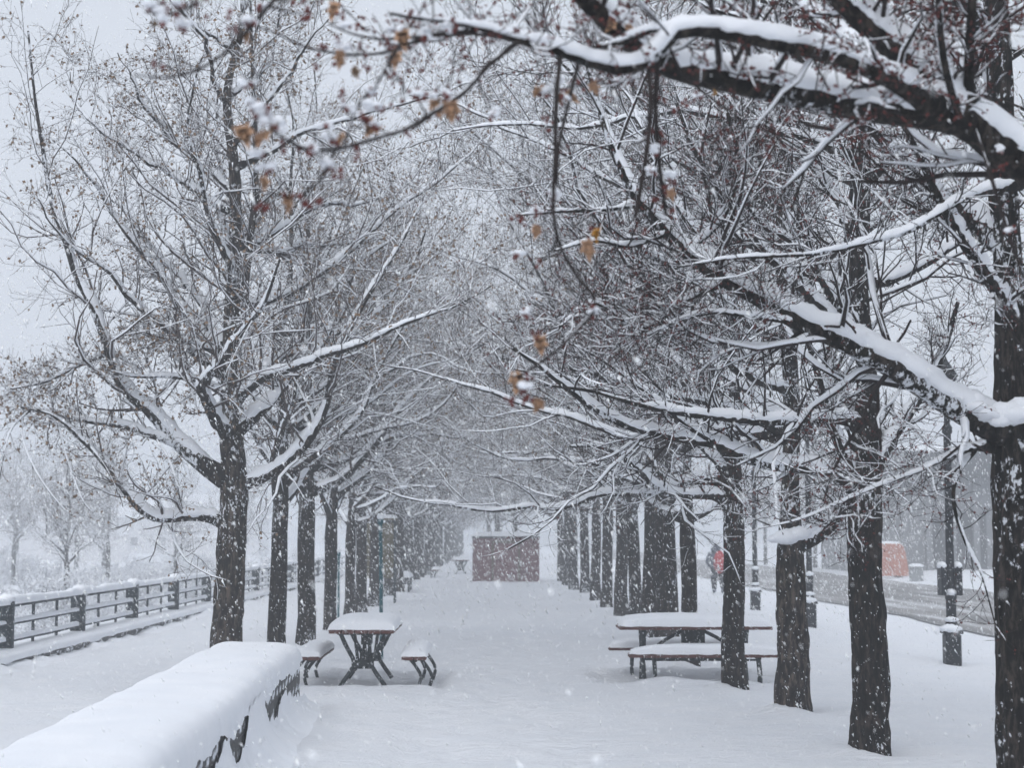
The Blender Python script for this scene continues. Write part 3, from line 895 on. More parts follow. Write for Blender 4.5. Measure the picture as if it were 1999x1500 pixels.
# ---- right row, second tree: the dark trunk at the picture's right edge
x1 = at(2002, 1200, 9.3)[0]
tr1 = trunk_line(0, 9.3, .165, 8.5, (-.010, 0), seed=2, x=x1)
B1 = [pxl([(1995, 850, 9.3, .085), (1925, 822, 9.2, .080), (1850, 785, 9.1, .072), (1760, 725, 9.0, .066), (1660, 672, 8.9, .060), (1560, 626, 8.8, .054), (1480, 580, 8.75, .049), (1400, 536, 8.7, .043), (1340, 492, 8.7, .038), (1290, 440, 8.65, .034), (1245, 388, 8.6, .030), (1212, 325, 8.6, .026), (1190, 270, 8.6, .022), (1165, 195, 8.6, .016), (1140, 100, 8.6, .010)]),
      pxl([(1940, 872, 9.3, .028), (1900, 874, 9.1, .022), (1850, 893, 9.0, .013), (1790, 922, 8.9, .009), (1700, 955, 8.8, .007), (1640, 982, 8.75, .005), (1560, 1015, 8.7, .004), (1470, 1035, 8.7, .003)]),
      pxl([(1900, 880, 9.2, .014), (1868, 930, 9.1, .012), (1862, 985, 9.1, .010), (1885, 1060, 9.1, .008), (1915, 1120, 9.1, .006), (1935, 1190, 9.1, .004), (1950, 1250, 9.1, .003)]),
      pxl([(1990, 360, 9.2, .024), (1900, 378, 8.8, .021), (1850, 405, 8.6, .019), (1770, 452, 8.5, .016), (1690, 474, 8.4, .013), (1600, 494, 8.3, .011), (1500, 500, 8.2, .010), (1420, 505, 8.2, .008), (1320, 522, 8.1, .006)]),
      pxl([(1985, 640, 9.3, .04), (1940, 560, 9.0, .034), (1880, 470, 8.8, .03), (1830, 380, 8.7, .026), (1790, 290, 8.6, .02), (1740, 200, 8.6, .014)]),
      pxl([(1420, 548, 8.7, .02), (1330, 590, 8.6, .016), (1250, 640, 8.5, .012), (1160, 592, 8.4, .009), (1090, 640, 8.3, .006)]),
      pxl([(1340, 490, 8.7, .018), (1400, 440, 8.8, .016), (1430, 380, 8.8, .014), (1440, 300, 8.8, .012), (1420, 220, 8.8, .009)]),
      pxl([(1250, 400, 8.6, .014), (1170, 410, 8.4, .012), (1100, 412, 8.3, .009), (1010, 420, 8.2, .005)]),
      pxl([(1300, 455, 8.6, .014), (1230, 480, 8.4, .012), (1160, 470, 8.3, .009), (1080, 490, 8.2, .005)]),
      pxl([(1560, 630, 8.8, .016), (1480, 620, 8.6, .013), (1400, 610, 8.5, .011), (1330, 625, 8.4, .008), (1250, 660, 8.3, .005)])]
T1 = build_tree(21, tr1, B1, (12, 3.0, 7.8, 2.8, 1.6, None), 13, 8, 5, True, .40, 0, bud_r=.0054, droop=.03, rr2=.34, snf=.65)
t1 = place_tree(T1, (x1, 9.3, gz(x1, 9.3)-.25), "dark trunk cut off by the right picture edge, its long snowy limb reaching up left", ROW)

sb = MB(); b1 = np.array((x1, 9.3, gz(x1, 9.3)-.25))
for (a_, b2, r_) in ((1998, 806, .075), (1978, 812, .08), (1955, 816, .075), (1930, 808, .07), (1905, 796, .062), (1990, 790, .055), (1965, 800, .07)):
    sb.blob(at(a_, b2, 9.08)-b1, (r_*1.1, r_*.9, r_*.62), a_*.37, 9, 13, .3)
part("fork_snow", sb.mesh("fork_snow", True), M['snow'], t1, "stuff")
# ---- right row, third tree
tr2 = trunk_line(1690, 13.3, .145, 8.6, (-.004, 0), seed=3)
x2 = tr2[0][0]
C = [pxl([(1680, 945, 13.3, .065), (1620, 918, 13.1, .058), (1500, 906, 12.9, .050), (1445, 888, 12.8, .045), (1395, 866, 12.7, .042), (1330, 856, 12.6, .038), (1240, 836, 12.4, .033), (1190, 815, 12.3, .03), (1150, 790, 12.2, .027), (1100, 752, 12.1, .022), (1050, 712, 12.0, .017), (1000, 680, 11.9, .011)]),
     pxl([(1685, 950, 13.3, .05), (1645, 885, 13.2, .042), (1615, 800, 13.1, .036), (1595, 725, 13.0, .028), (1570, 640, 13.0, .018)]),
     pxl([(1700, 940, 13.3, .045), (1738, 865, 13.3, .040), (1790, 785, 13.3, .034), (1840, 690, 13.3, .026), (1870, 590, 13.3, .016)]),
     pxl([(1690, 835, 13.3, .046), (1640, 818, 13.1, .042), (1500, 822, 12.7, .036), (1420, 816, 12.5, .031), (1330, 806, 12.3, .026), (1240, 788, 12.1, .020), (1160, 765, 12.0, .013), (1060, 752, 11.9, .008)]),
     pxl([(1690, 700, 13.3, .05), (1610, 610, 13.0, .043), (1500, 500, 12.7, .035), (1420, 400, 12.5, .028), (1360, 300, 12.4, .02), (1320, 200, 12.3, .012)]),
     pxl([(1400, 868, 12.7, .02), (1340, 830, 12.5, .017), (1260, 765, 12.3, .014), (1170, 700, 12.2, .010), (1090, 660, 12.1, .006)])]
T2 = build_tree(31, tr2, C, (11, 2.8, 7.9, 3.0, 1.6, None), 11, 8, 5, True, .20, 0, bud_r=.0056, side=(-1, 4, 3.0, 6.0, 3.0, 4.0), rr2=.36, snf=.8)
place_tree(T2, (x2, 13.3, gz(x2, 13.3)-.25), "tall dark trunk in front of the orange container, forking just above head height", ROW)

# ---- right row, fourth and fifth trees
tr3 = trunk_line(1542, 16.2, .155, 8.4, (-.002, 0), fork=1.75, seed=4)
Dm = [pxl([(1550, 1062, 16.2, .085), (1590, 1050, 16.1, .070), (1635, 1010, 16.0, .058), (1680, 940, 15.9, .045), (1720, 840, 15.8, .030)]),
      pxl([(1540, 860, 16.2, .05), (1480, 820, 16.0, .043), (1400, 790, 15.7, .036), (1300, 770, 15.4, .028), (1200, 740, 15.2, .02), (1110, 720, 15.1, .012)])]
T3 = build_tree(41, tr3, Dm, (8, 2.6, 7.5, 3.0, 1.4, None), 10, 8, 4, True, 0, 0, bud_r=.005, side=(-1, 6, 2.2, 6.2, 3.2, 4.4), rr2=.38, k4=3)
t3 = place_tree(T3, (tr3[0][0], 16.2, gz(tr3[0][0], 16.2)-.25), "rough grey trunk with snow piled in its low crotch, right of the side-on picnic table", ROW, bark='bark_pale')

sb = MB(); b3 = np.array((tr3[0][0], 16.2, gz(tr3[0][0], 16.2)-.25))
for (a_, b2, r_) in ((1560, 1042, .12), (1535, 1048, .13), (1590, 1030, .09), (1512, 1052, .07)): sb.blob(at(a_, b2, 16.08)-b3, (r_, r_*.8, r_*.55), a_, 9, 12, .2)
part("crotch_snow", sb.mesh("crotch_snow", True), M['snow'], t3, "stuff")
tr4 = trunk_line(1432, 18.9, .125, 8.2, (-.002, 0), seed=5)
Em = [pxl([(1425, 985, 18.9, .058), (1395, 968, 18.8, .052), (1325, 966, 18.6, .046), (1285, 955, 18.4, .042), (1250, 922, 18.2, .037), (1215, 892, 18.0, .031), (1170, 872, 17.8, .024), (1110, 872, 17.6, .015)]),
      pxl([(1432, 900, 18.9, .05), (1380, 850, 18.7, .043), (1300, 800, 18.4, .036), (1210, 770, 18.1, .028), (1100, 740, 17.9, .018), (1000, 720, 17.7, .01)])]
T4 = build_tree(51, tr4, Em, (8, 2.5, 7.4, 3.0, 1.4, None), 10, 8, 4, True, 0, 0, bud_r=.005, side=(-1, 6, 2.2, 6.2, 3.2, 4.4), rr2=.38, k4=3)
place_tree(T4, (tr4[0][0], 18.9, gz(tr4[0][0], 18.9)-.25), "slim dark trunk standing right in front of the side-on picnic table", ROW)

# ---- left row, nearest tree
trL = trunk_line(452, 18.8, .17, 9.3, (-.002, 0), fork=2.4, seed=6)
xL = trL[0][0]
E = [pxl([(440, 1020, 18.8, .062), (395, 1008, 18.7, .056), (310, 1012, 18.5, .050), (272, 992, 18.4, .044), (232, 942, 18.3, .038), (192, 890, 18.2, .033), (150, 850, 18.1, .026), (110, 815, 18.0, .018), (70, 800, 17.9, .010)]),
     pxl([(440, 935, 18.8, .085), (385, 898, 18.7, .078), (330, 848, 18.6, .070), (290, 800, 18.5, .064), (240, 758, 18.4, .058), (215, 690, 18.4, .052), (182, 600, 18.3, .046), (150, 540, 18.3, .040), (128, 470, 18.2, .034), (100, 390, 18.2, .028), (85, 300, 18.2, .022), (68, 190, 18.2, .016), (55, 60, 18.2, .010)]),
     pxl([(340, 862, 18.6, .045), (290, 848, 18.5, .040), (240, 832, 18.4, .035), (170, 822, 18.3, .028), (100, 808, 18.2, .020), (40, 795, 18.1, .012)]),
     pxl([(458, 950, 18.8, .065), (520, 928, 18.7, .058), (570, 893, 18.6, .052), (610, 850, 18.5, .047), (640, 780, 18.5, .042), (655, 700, 18.5, .036), (705, 600, 18.4, .028), (780, 480, 18.4, .018), (830, 380, 18.4, .010)]),
     pxl([(445, 740, 18.8, .055), (470, 620, 18.8, .048), (488, 470, 18.8, .041), (500, 350, 18.8, .034), (496, 200, 18.8, .025), (490, 50, 18.8, .016), (488, -60, 18.8, .01)]),
     pxl([(440, 770, 18.8, .035), (390, 745, 18.6, .03), (330, 735, 18.4, .024), (260, 735, 18.2, .016), (200, 720, 18.1, .01)]),
     pxl([(425, 690, 18.8, .03), (380, 672, 18.6, .026), (320, 660, 18.4, .02), (240, 640, 18.2, .012)]),
     pxl([(45, 797, 18.1, .009), (45, 860, 18.0, .008), (75, 930, 17.9, .006), (120, 990, 17.9, .005), (142, 1006, 17.9, .004)]),
     pxl([(110, 815, 18.1, .009), (132, 900, 18.0, .007), (160, 975, 17.9, .005), (182, 1003, 17.9, .004)]),
     pxl([(172, 868, 18.1, .009), (205, 910, 18.0, .007), (232, 965, 17.9, .005), (240, 990, 17.9, .004)]),
     pxl([(60, 800, 18.1, .009), (22, 840, 18.0, .007), (6, 900, 17.9, .005), (-5, 960, 17.9, .004)]),
     pxl([(300, 850, 18.4, .010), (330, 900, 18.2, .008), (345, 945, 18.1, .006), (352, 975, 18.1, .004)]),
     pxl([(208, 690, 18.4, .03), (150, 715, 18.2, .024), (90, 745, 18.1, .016), (20, 760, 18.0, .01)])]
TL = build_tree(61, trL, E, (10, 2.8, 8.4, 3.2, 1.5, None), 13, 7, 5, True, 0, 9000, bud_r=.006, l4=(.14, .5), side=[(1, 5, 2.6, 6.2, 3.0, 4.2), (-1, 5, 3.0, 7.2, 2.6, 3.6)], rr2=.36, k4=3)
place_tree(TL, (xL, 18.8, gz(xL, 18.8)-.25), "big spreading tree behind the snowy wall, with a horizontal snow-covered low limb", ROW, bark='bark_pale', twig='twig_pale')

# ---- generic trees for the rest of the rows
gen = []
for k in range(2):
    tl = trunk_line(0, 0, .135, 8.9, (0, 0), fork=2.2, seed=20+k, x=0)
    tl = [(p[0], p[1], p[2]-gz(0, 0), p[3]) for p in tl]
    gen.append(build_tree(70+k, tl, [], (10, 2.0, 7.6, 3.0, 1.4, None), 11, 7, 4, False, 0, 2600, base=(0, 0, 0), near=False, side=(1, 9, 1.9, 5.6, 3.2, 4.5), rr2=.4, k4=3))
far = [join_far(m, "far_crown") for m in gen]

NUM = ["first", "second", "third", "fourth", "fifth", "sixth", "seventh", "eighth", "ninth", "tenth", "eleventh", "twelfth"]
Lt = [(541, 22.8, .9, "thin trunk just right of the big spreading tree, its foot hidden by the snowy wall"),
      (598, 26.4, 1.05, "straight trunk behind the left bench of the end-on picnic table"),
      (645, 29.7, .85, "narrow trunk with a snowy Y-shaped fork, between left bench and table"),
      (682, 34.6, .8, "slim trunk rising behind the end-on table's left corner"),
      (706, 37.2, .9, "trunk rising directly behind the end-on picnic table's top"),
      (731, 41, 1.1, "trunk beside the brown notice board in the left row")]
rr = random.Random(12)
for k, (px, d, sc, lab) in enumerate(Lt):
    x = at(px, 1150, d)[0]
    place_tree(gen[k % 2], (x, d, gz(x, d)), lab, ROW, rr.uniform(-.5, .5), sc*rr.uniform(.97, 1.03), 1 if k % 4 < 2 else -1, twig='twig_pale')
Rt = [(1347, 22.3, .82, "slim trunk right behind the middle of the side-on picnic table"),
      (1301, 26.2, 1.28, "right half of the pair of thick trunks behind the side-on table's left end"),
      (1271, 28.6, 1.2, "left half of the pair of thick trunks behind the side-on table's left end"),
      (1240, 33.0, .95, "hazy trunk next left of the pair of thick trunks, right row"),
      (1213, 36.7, 1.05, "hazy trunk second left of the pair of thick trunks, right row")]
for k, (px, d, sc, lab) in enumerate(Rt):
    x = at(px, 1150, d)[0]
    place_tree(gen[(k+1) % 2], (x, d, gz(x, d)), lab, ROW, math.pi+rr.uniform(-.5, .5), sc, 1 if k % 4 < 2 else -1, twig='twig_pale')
for k, (px, d, sc) in enumerate([(1184, 40.6, 1.0), (1163, 45.6, 1.0), (1142, 50, 1.05), (1120, 55, 1.15), (1106, 59, 1.1), (1096, 63, 1.0)]):
    x = at(px, 1150, d)[0]
    place_far(far[k % 2], (x, d, gz(x, d)), "hazy tree at the far end of the right row, %s counting from the red shed" % NUM[5-k], "far trees of the right row", math.pi+rr.uniform(-.6, .6), sc, 1 if k % 4 < 2 else -1)
for k in range(28):
    d = 44.5+3.6*k+max(0, k-14)*1.2; x = -2.95+rr.uniform(-.12, .12)
    place_far(far[k % 2], (x, d, gz(x, d)), ("hazy tree of the left row, %s trunk behind the notice board" % NUM[k]) if k < 6 else "faintest hazy tree at the far end of the left row, beside the red shed", "far trees of the left row", rr.uniform(-.6, .6), rr.uniform(.92, 1.1), 1 if k % 4 < 2 else -1)
for k, (x, d) in enumerate([(.2, 84), (1.3, 97), (-.3, 110), (1.6, 126), (.6, 145)]):
    place_far(far[k % 2], (x, d, gz(x, d)), "faint crown rising behind the red shed", "trees behind the red shed", rr.uniform(0, 6.28), 1.05)
for k, (x, d) in enumerate([(6.1, 8.3), (6.3, 13.6), (6.0, 2.6), (5.6, -3.2)]):  # added trees, some wholly unseen: fill the right edge and shade the near trunks
    place_far(far[k % 2], (x, d, gz(x, d)), "bare tree with its trunk out of sight, added for edge branches and shade on the near trunks", "trees added right of the picture edge", rr.uniform(-.4, .4), 1.1)
# trees beyond the far shore and beyond the road
for k, (x, d, s) in enumerate([(-22, 72, .9), (-30, 88, 1.1), (-24, 105, 1.1), (-40, 118, 1.2), (-18, 120, 1.2), (-33, 135, 1.3), (-12, 150, 1.3), (-50, 140, 1.3), (-15.5, 62, .8), (-19, 84, .9), (-27, 96, .9), (-14.5, 78, .8), (-35, 125, 1.1), (-21, 140, 1.2)]):
    place_far(far[k % 2], (x, d, gz(x, d)), "faint bare tree on the far shore beyond the fence", "faint trees beyond the fence", rr.uniform(0, 6.28), s)
for k, (x, d, s) in enumerate([(20.5, 108, 1.0), (19.6, 122, 1.0), (21, 136, 1.0)]):
    place_far(far[(k+1) % 2], (x, d, gz(x, d)), "faint bare tree on the far side of the slushy road", "faint trees beyond the road", rr.uniform(0, 6.28), s)

# ================================================================== stone wall in the foreground
wl = empty("stone_wall", (-1.93, 17.0, 0))
tag(wl, "low thick stone wall buried in rounded snow at the lower left", "wall")
wx = lambda y: -1.93+(17.0-y)*.0354          # right face
WB = 3.0
n = 60; yy = np.linspace(WB, 17.0, n)
mb = MB()
H = .50
prof = []
for y in yy:
    x = wx(y)
    prof.append([(x, y, -.2), (x, y, H), (x-.82, y, H), (x-.82, y, -.2)])
V = np.array(prof).reshape(-1, 3); Fq = []
for k in range(n-1):
    for j in range(3): Fq.append((k*4+j, k*4+j+1, (k+1)*4+j+1, (k+1)*4+j))
Fq.append(((n-1)*4, (n-1)*4+1, (n-1)*4+2, (n-1)*4+3))
mb.add(V, Fq)
bs = np.array((-1.93, 17.0, 0))
me = mb.mesh("masonry"); 
me.transform(Matrix.Translation(-Vector(bs)))
part("masonry", me, M['stone'], wl)
stm = []
for k in range(5):
    q = MB(); l_ = (.34, .42, .28, .38, .31)[k]
    q.bbox((-.02, .003, 0), (.012, l_-.003, .162), .004); stm.append((q.mesh("stone"), l_))
wang = math.atan(.0354); rs_ = random.Random(8)
for row in range(3):
    y = 17.0-.004; c_ = 0
    while y > 7.6:
        me_, l_ = stm[rs_.randrange(5)]
        y2 = y-l_
        o = part("stone", me_, M['stone'], wl, loc=Vector((wx(y2), y2, .004+row*.165))-Vector(bs)); o.rotation_euler = (0, 0, wang)
        y = y2
# coping snow: rounded cap with ragged lip
m_ = 22; n = 460; yy = np.linspace(WB, 17.06, n)
V = np.zeros((n, m_, 3))
for i, y in enumerate(yy):
    e = sstep(17.06, 16.72, y)**.5
    lip = .075+.06*fbm(y*1.7, 0, 3)+.028*fbm(y*6, 1, 6)
    for j, t in enumerate(np.linspace(0, 1, m_)):
        # across from right lip over the top to the left lip
        a = t*math.pi
        c = math.cos(a); s = math.sin(a)
        ex = np.sign(c)*abs(c)**.45
        x = wx(y)-.41+ex*(.445+.012*fbm(y*5, 3, 2))
        z = H-lip*(1-s)**3*(1 if t < .5 else .6)+(.17+.035*fbm(x*1.6, y*.8, 9)+.012*fbm(x*5, y*4, 19))*s**.62*e
        V[i, j] = (x, y, z)
ii = np.arange(n-1)[:, None]*m_+np.arange(m_-1)[None]
part("snow_cap", mesh_from("snow_cap", V.reshape(-1, 3)-bs, [np.stack([ii, ii+m_, ii+m_+1, ii+1], -1).reshape(-1, 4)]), M['snow'], wl)
# drift against the right face with a ragged top
m_ = 12; n = 640; yy = np.linspace(WB, 17.6, n); V = np.zeros((n, m_, 3))
for i, y in enumerate(yy):
    x0 = wx(min(y, 17.0))
    hh = float(np.interp(y, [8, 9, 9.8, 10.4, 10.9, 11.3, 11.8, 12.2, 13, 13.6, 14.3, 15, 16, 17], [.30, .26, .29, .33, .44, .13, .16, .44, .42, .22, .17, .31, .17, .13]))+.07*fbm(y*2.3, 7, 33)+.05*fbm(y*7, 3, 35)
    hh = max(.06, hh)*float(sstep(17.75, 16.9, y))
    for j, t in enumerate(np.linspace(0, 1, m_)):
        x = x0+.038+.45*t**1.6
        z = hh*(1-t)**2.4+ground_z(np.array(x), np.array(y))+.012*(1-t)-.035*t
        V[i, j] = (x, y, z)
ii = np.arange(n-1)[:, None]*m_+np.arange(m_-1)[None]
part("snow_drift", mesh_from("snow_drift", V.reshape(-1, 3)-bs, [np.stack([ii, ii+1, ii+m_+1, ii+m_], -1).reshape(-1, 4)]), M['snow'], wl)

# ================================================================== fence
fy0 = 15.0
fn = empty("fence", (FENCE_X, fy0, 0))
tag(fn, "dark wooden rail fence with snow on its rails along the left edge of the park", "fence")
fence_o = np.array((FENCE_X, fy0, 0))
kb = MB(); n = 70; L = 62.0
kv = []
for k in range(n):
    y = L*k/(n-1); kv.append([(.36, y, -.3), (.36+.01*math.sin(k*5), y, .125), (-.25, y, .125), (-.25, y, -.3)])
kv = np.array(kv).reshape(-1, 3); Fq = []
for k in range(n-1):
    for j in range(3): Fq.append((k*4+j, k*4+j+1, (k+1)*4+j+1, (k+1)*4+j))
kb.add(kv, Fq)
part("kerb", kb.mesh("kerb"), M['stone'], fn)
# kerb snow, ragged front lip
n = 420; m_ = 9; V = np.zeros((n, m_, 3))
for i in range(n):
    y = L*i/(n-1)
    lip = .030+.05*max(0, fbm(y*1.4, 0, 41)+.5*fbm(y*6, 0, 43))
    for j, t in enumerate(np.linspace(0, 1, m_)):
        a = t*math.pi; ex = np.sign(math.cos(a))*abs(math.cos(a))**.5
        V[i, j] = (.055+ex*.335, y, .125-lip*(1-math.sin(a))**3+.075*math.sin(a)**.6*(1+.25*fbm(y*2, t*3, 44)))
ii = np.arange(n-1)[:, None]*m_+np.arange(m_-1)[None]
part("kerb_snow", mesh_from("kerb_snow", V.reshape(-1, 3), [np.stack([ii, ii+m_, ii+m_+1, ii+1], -1).reshape(-1, 4)]), M['snow'], fn)
# foot drift in front of the kerb
n = 260; m_ = 8; V = np.zeros((n, m_, 3))
for i in range(n):
    y = L*i/(n-1); hh = max(.0, .025+.06*fbm(y*.9, 5, 51)+.05*fbm(y*4, 5, 52))
    for j, t in enumerate(np.linspace(0, 1, m_)):
        V[i, j] = (.362+.5*t, y, hh*(1-t)**2+ground_z(np.array(FENCE_X+.37+.5*t), np.array(fy0+y))-.02*t+.004)
ii = np.arange(n-1)[:, None]*m_+np.arange(m_-1)[None]
part("kerb_drift", mesh_from("kerb_drift", V.reshape(-1, 3), [np.stack([ii, ii+1, ii+m_+1, ii+m_], -1).reshape(-1, 4)]), M['snow'], fn)
SP = 4.0
pm = MB()
pm.bbox((-.09, -.06, .10), (.10, .06, .84), .012)
pm.box((-.13, .062, .16), (.04, .12, .30)); pm.box((-.13, .062, .42), (.04, .12, .55)); pm.box((-.13, .062, .64), (.04, .12, .80))
pm.box((-.10, -.115, .17), (.05, -.062, .80))
post_me = pm.mesh("post")
rails = {}
for nm, z, h in (("rail", .73, .045), ("rail", .49, .032), ("rail", .26, .032)):
    r_ = MB(); r_.bbox((-.035, .0, z), (.035, SP, z+h), .006); rails[z] = r_.mesh("rail")
pk = MB(); pk.bbox((-.018, -.022, .13), (.018, .022, .735), .004); pick_me = pk.mesh("picket")


def rail_snow(seed, hgt, wid, z):
    n = 54; m_ = 9; V = np.zeros((n, m_, 3))
    for i in range(n):
        y = SP*i/(n-1)
        e = min(1, i/2, (n-1-i)/2)
        hh = hgt*(1+.35*fbm(y*1.6+seed*7, 0, seed)+.15*fbm(y*7, seed, seed+1))
        for j, t in enumerate(np.linspace(0, 1, m_)):
            a = t*math.pi
            V[i, j] = (np.sign(math.cos(a))*abs(math.cos(a))**.6*wid, y, z-.004+hh*math.sin(a)**.7*(.75+.25*e))
    ii = np.arange(n-1)[:, None]*m_+np.arange(m_-1)[None]
    return mesh_from("rail_snow", V.reshape(-1, 3), [np.stack([ii, ii+m_, ii+m_+1, ii+1], -1).reshape(-1, 4)])


rs = {z: [rail_snow(k+int(z*100), hh, ww, z+h) for k in range(3)] for z, h, hh, ww in ((.73, .045, .105, .075), (.49, .032, .062, .042), (.26, .032, .062, .042))}
pcap = MB(); pcap.blob((0, 0, .85), (.12, .14, .075), 3, 8, 12, .2); pcap_me = pcap.mesh("post_snow", True)
for k in range(15):
    y = k*SP
    if fy0+y > 76: break
    p = part("post", post_me, M['fence'], fn, loc=(0, y, 0))
    part("post_snow", pcap_me, M['snow'], p)
    for z in (.73, .49, .26):
        r_ = part("rail", rails[z], M['fence'], fn, loc=(0, y, 0))
        part("rail_snow", rs[z][k % 3], M['snow'], r_)
    for q in (1.35, 2.65):
        part("picket", pick_me, M['fence'], fn, loc=(0, y+q, 0))

# ================================================================== picnic tables and benches
LEN = 1.84


def curve_bar(mb, pts, r=.022, K=14, S=8):
    P, R = resample([tuple(p)+(r,) for p in pts], K); mb.tube(P, R, S)


def make_table(name, loc, rz, label, seed, detail=True):
    t = empty(name, loc, rz); tag(t, label, "table", "picnic tables")
    for k in range(5):
        x0 = -.375+k*.152
        mb = MB(); mb.bbox((x0, -LEN/2, .575), (x0+.142, LEN/2, .618), .006)
        part("plank", mb.mesh("plank"), M['wood_red'], t)
    for s in (-1, 1):
        fr = MB(); y = s*.62
        for q in (-1, 1):
            curve_bar(fr, [(q*.27, y, .57), (q*.19, y, .40), (q*.105, y, .24), (q*.13, y, .14), (q*.27, y, -.06)], .026)
            curve_bar(fr, [(q*.10, y, .57), (q*.075, y, .38), (q*.05, y, .16)], .020)
        fr.box((-.30, y-.025, .545), (.30, y+.025, .574)); fr.box((-.13, y-.02, .15), (.13, y+.02, .25))
        part("leg_frame", fr.mesh("leg_frame", True), M['iron'], t)
        br = MB(); curve_bar(br, [(0, s*.10, .56), (0, s*.36, .42), (0, s*.60, .22)], .022)
        part("brace", br.mesh("brace", True), M['iron'], t)
    st = MB(); curve_bar(st, [(0, -.6, .2), (0, 0, .2), (0, .6, .2)], .016); part("stretcher", st.mesh("stretcher", True), M['iron'], t)
    hb = MB(); hb.box((-.06, -.14, .40), (.06, .14, .573)); part("centre_bracket", hb.mesh("centre_bracket"), M['iron'], t)
    V, Fq = snow_slab(.765, LEN, .135, 22, 40, seed, .012, 5); V[:, 2] += .619
    part("snow_cover", mesh_from("snow_cover", V, [Fq]), M['snow'], t)
    return t


def make_bench(name, loc, rz, label, seed, bow=1):
    t = empty(name, loc, rz); tag(t, label, "bench", "benches of the picnic tables")
    for k in range(2):
        x0 = -.14+k*.145
        mb = MB(); mb.bbox((x0, -LEN/2, .27), (x0+.135, LEN/2, .31), .006)
        part("plank", mb.mesh("plank"), M['wood_red'], t)
    for s in (-1, 1):
        for q in (-.06, .07):
            lg = MB(); y = s*.62
            curve_bar(lg, [(q, y, .265), (q+bow*.07, y, .18), (q+bow*.13, y, .06), (q+bow*.10, y, -.08)], .020)
            part("leg", lg.mesh("leg", True), M['iron'], t)
        b_ = MB(); b_.box((-.12, s*.62-.02, .245), (.12, s*.62+.02, .269)); part("crosspiece", b_.mesh("crosspiece"), M['iron'], t)
    rl = MB(); rl.box((-.02, -.60, .222), (.02, .60, .244)); part("stretcher", rl.mesh("stretcher"), M['iron'], t)
    V, Fq = snow_slab(.285, LEN, .115, 18, 40, seed, .012, 3.5, .15); V[:, 2] += .311
    part("snow_cover", mesh_from("snow_cover", V, [Fq]), M['snow'], t)
    return t


make_table("picnic_table", (-1.53, 20.7, -.01), 0, "picnic table seen end-on, snow heaped on its top, left of the walk", 1)
make_bench("bench", (-2.15, 20.7, -.01), 0, "bench on the left of the end-on picnic table", 2, -1)
make_bench("bench", (-.92, 20.7, -.01), 0, "bench on the right of the end-on picnic table", 3, 1)
make_table("picnic_table", (2.45, 20.9, -.01), -math.pi/2, "picnic table seen side-on behind the slim dark trunk, right of the walk", 4)
make_bench("bench", (2.53, 20.28, -.01), -math.pi/2, "long bench in front of the side-on picnic table, nearest the camera", 5, 1)
make_bench("bench", (2.38, 21.55, -.01), -math.pi/2, "bench behind the side-on picnic table, only its left end showing", 6, -1)
make_table("picnic_table", (-1.45, 76, .0), 0, "faint distant picnic table left of the red shed", 7)
make_bench("bench", (-2.35, 70, .0), 0, "faint distant bench under the left row near the red shed", 8, -1)


def make_park_bench(loc, label):
    t = empty("park_bench", loc, 0); tag(t, label, "bench")
    for k in range(3):
        mb = MB(); mb.bbox((-.22+k*.15, -.8, .40), (-.09+k*.15, .8, .44), .006); part("seat_plank", mb.mesh("seat_plank"), M['iron'], t)
    for k in range(2):
        mb = MB(); mb.bbox((-.30-.03*k, -.8, .52+k*.16), (-.27-.03*k, .8, .65+k*.16), .006); part("back_plank", mb.mesh("back_plank"), M['iron'], t)
    for s in (-1, 1):
        lg = MB(); lg.box((-.24, s*.7-.03, -.1), (-.18, s*.7+.03, .398)); lg.box((.16, s*.7-.03, -.1), (.22, s*.7+.03, .398)); lg.box((-.34, s*.7-.028, .345), (.215, s*.7+.028, .39)); lg.box((-.345, s*.7-.025, .30), (-.305, s*.7+.025, .82))
        part("leg_frame", lg.mesh("leg_frame"), M['iron'], t)
    V, Fq = snow_slab(.5, 1.62, .17, 18, 30, 4, .015, 3.5, .15); V[:, 2] += .441
    part("snow_cover", mesh_from("snow_cover", V, [Fq]), M['snow'], t)


xb = at(788, 1150, 53)[0]
make_park_bench((xb, 53, gz(xb, 53)), "dark park bench topped with snow beside the left row, below the notice board")

# ================================================================== red shed at the end of the walk
sh = empty("shed", (.47, 63.5, 0)); tag(sh, "dull red shed with snow on its flat roof, closing the end of the walk", "shed")
cw = MB(); cw.box((-1.17, -.62, -.2), (1.17, .9, 1.60)); part("wall", cw.mesh("wall"), M['brick'], sh)
bm = MB(); bm.bbox((-.07, -.012, -.2), (.07, .012, 1.60), .004); bme = bm.mesh("board")
for k in range(16):
    part("board", bme, M['brick'], sh, loc=(-1.125+k*.15, -.634, 0))
for s in (-1, 1):
    cp = MB(); cp.box((s*1.19-.045, -.67, -.2), (s*1.19+.045, -.58, 1.60)); part("corner_post", cp.mesh("corner_post"), M['brick'], sh)
dr = MB(); dr.box((-.45, -.685, -.15), (.45, -.652, 1.42)); dr_ = part("door", dr.mesh("door"), M['brick'], sh)
for (x0, x1, z0_, z1_) in ((-.52, -.452, -.2, 1.49), (.452, .52, -.2, 1.49), (-.452, .452, 1.422, 1.49)):
    tm = MB(); tm.box((x0, -.70, z0_), (x1, -.652, z1_)); part("door_trim", tm.mesh("door_trim"), M['board'], dr_)
rf = MB(); rf.bbox((-1.26, -.72, 1.602), (1.26, 1.0, 1.665), .01); r_ = part("roof", rf.mesh("roof"), M['fascia'], sh)
V, Fq = snow_slab(2.5, 1.7, .17, 40, 20, 7, .01, 6); V[:, 2] += 1.666; V[:, 1] += .14
part("roof_snow", mesh_from("roof_snow", V, [Fq]), M['snow'], r_)

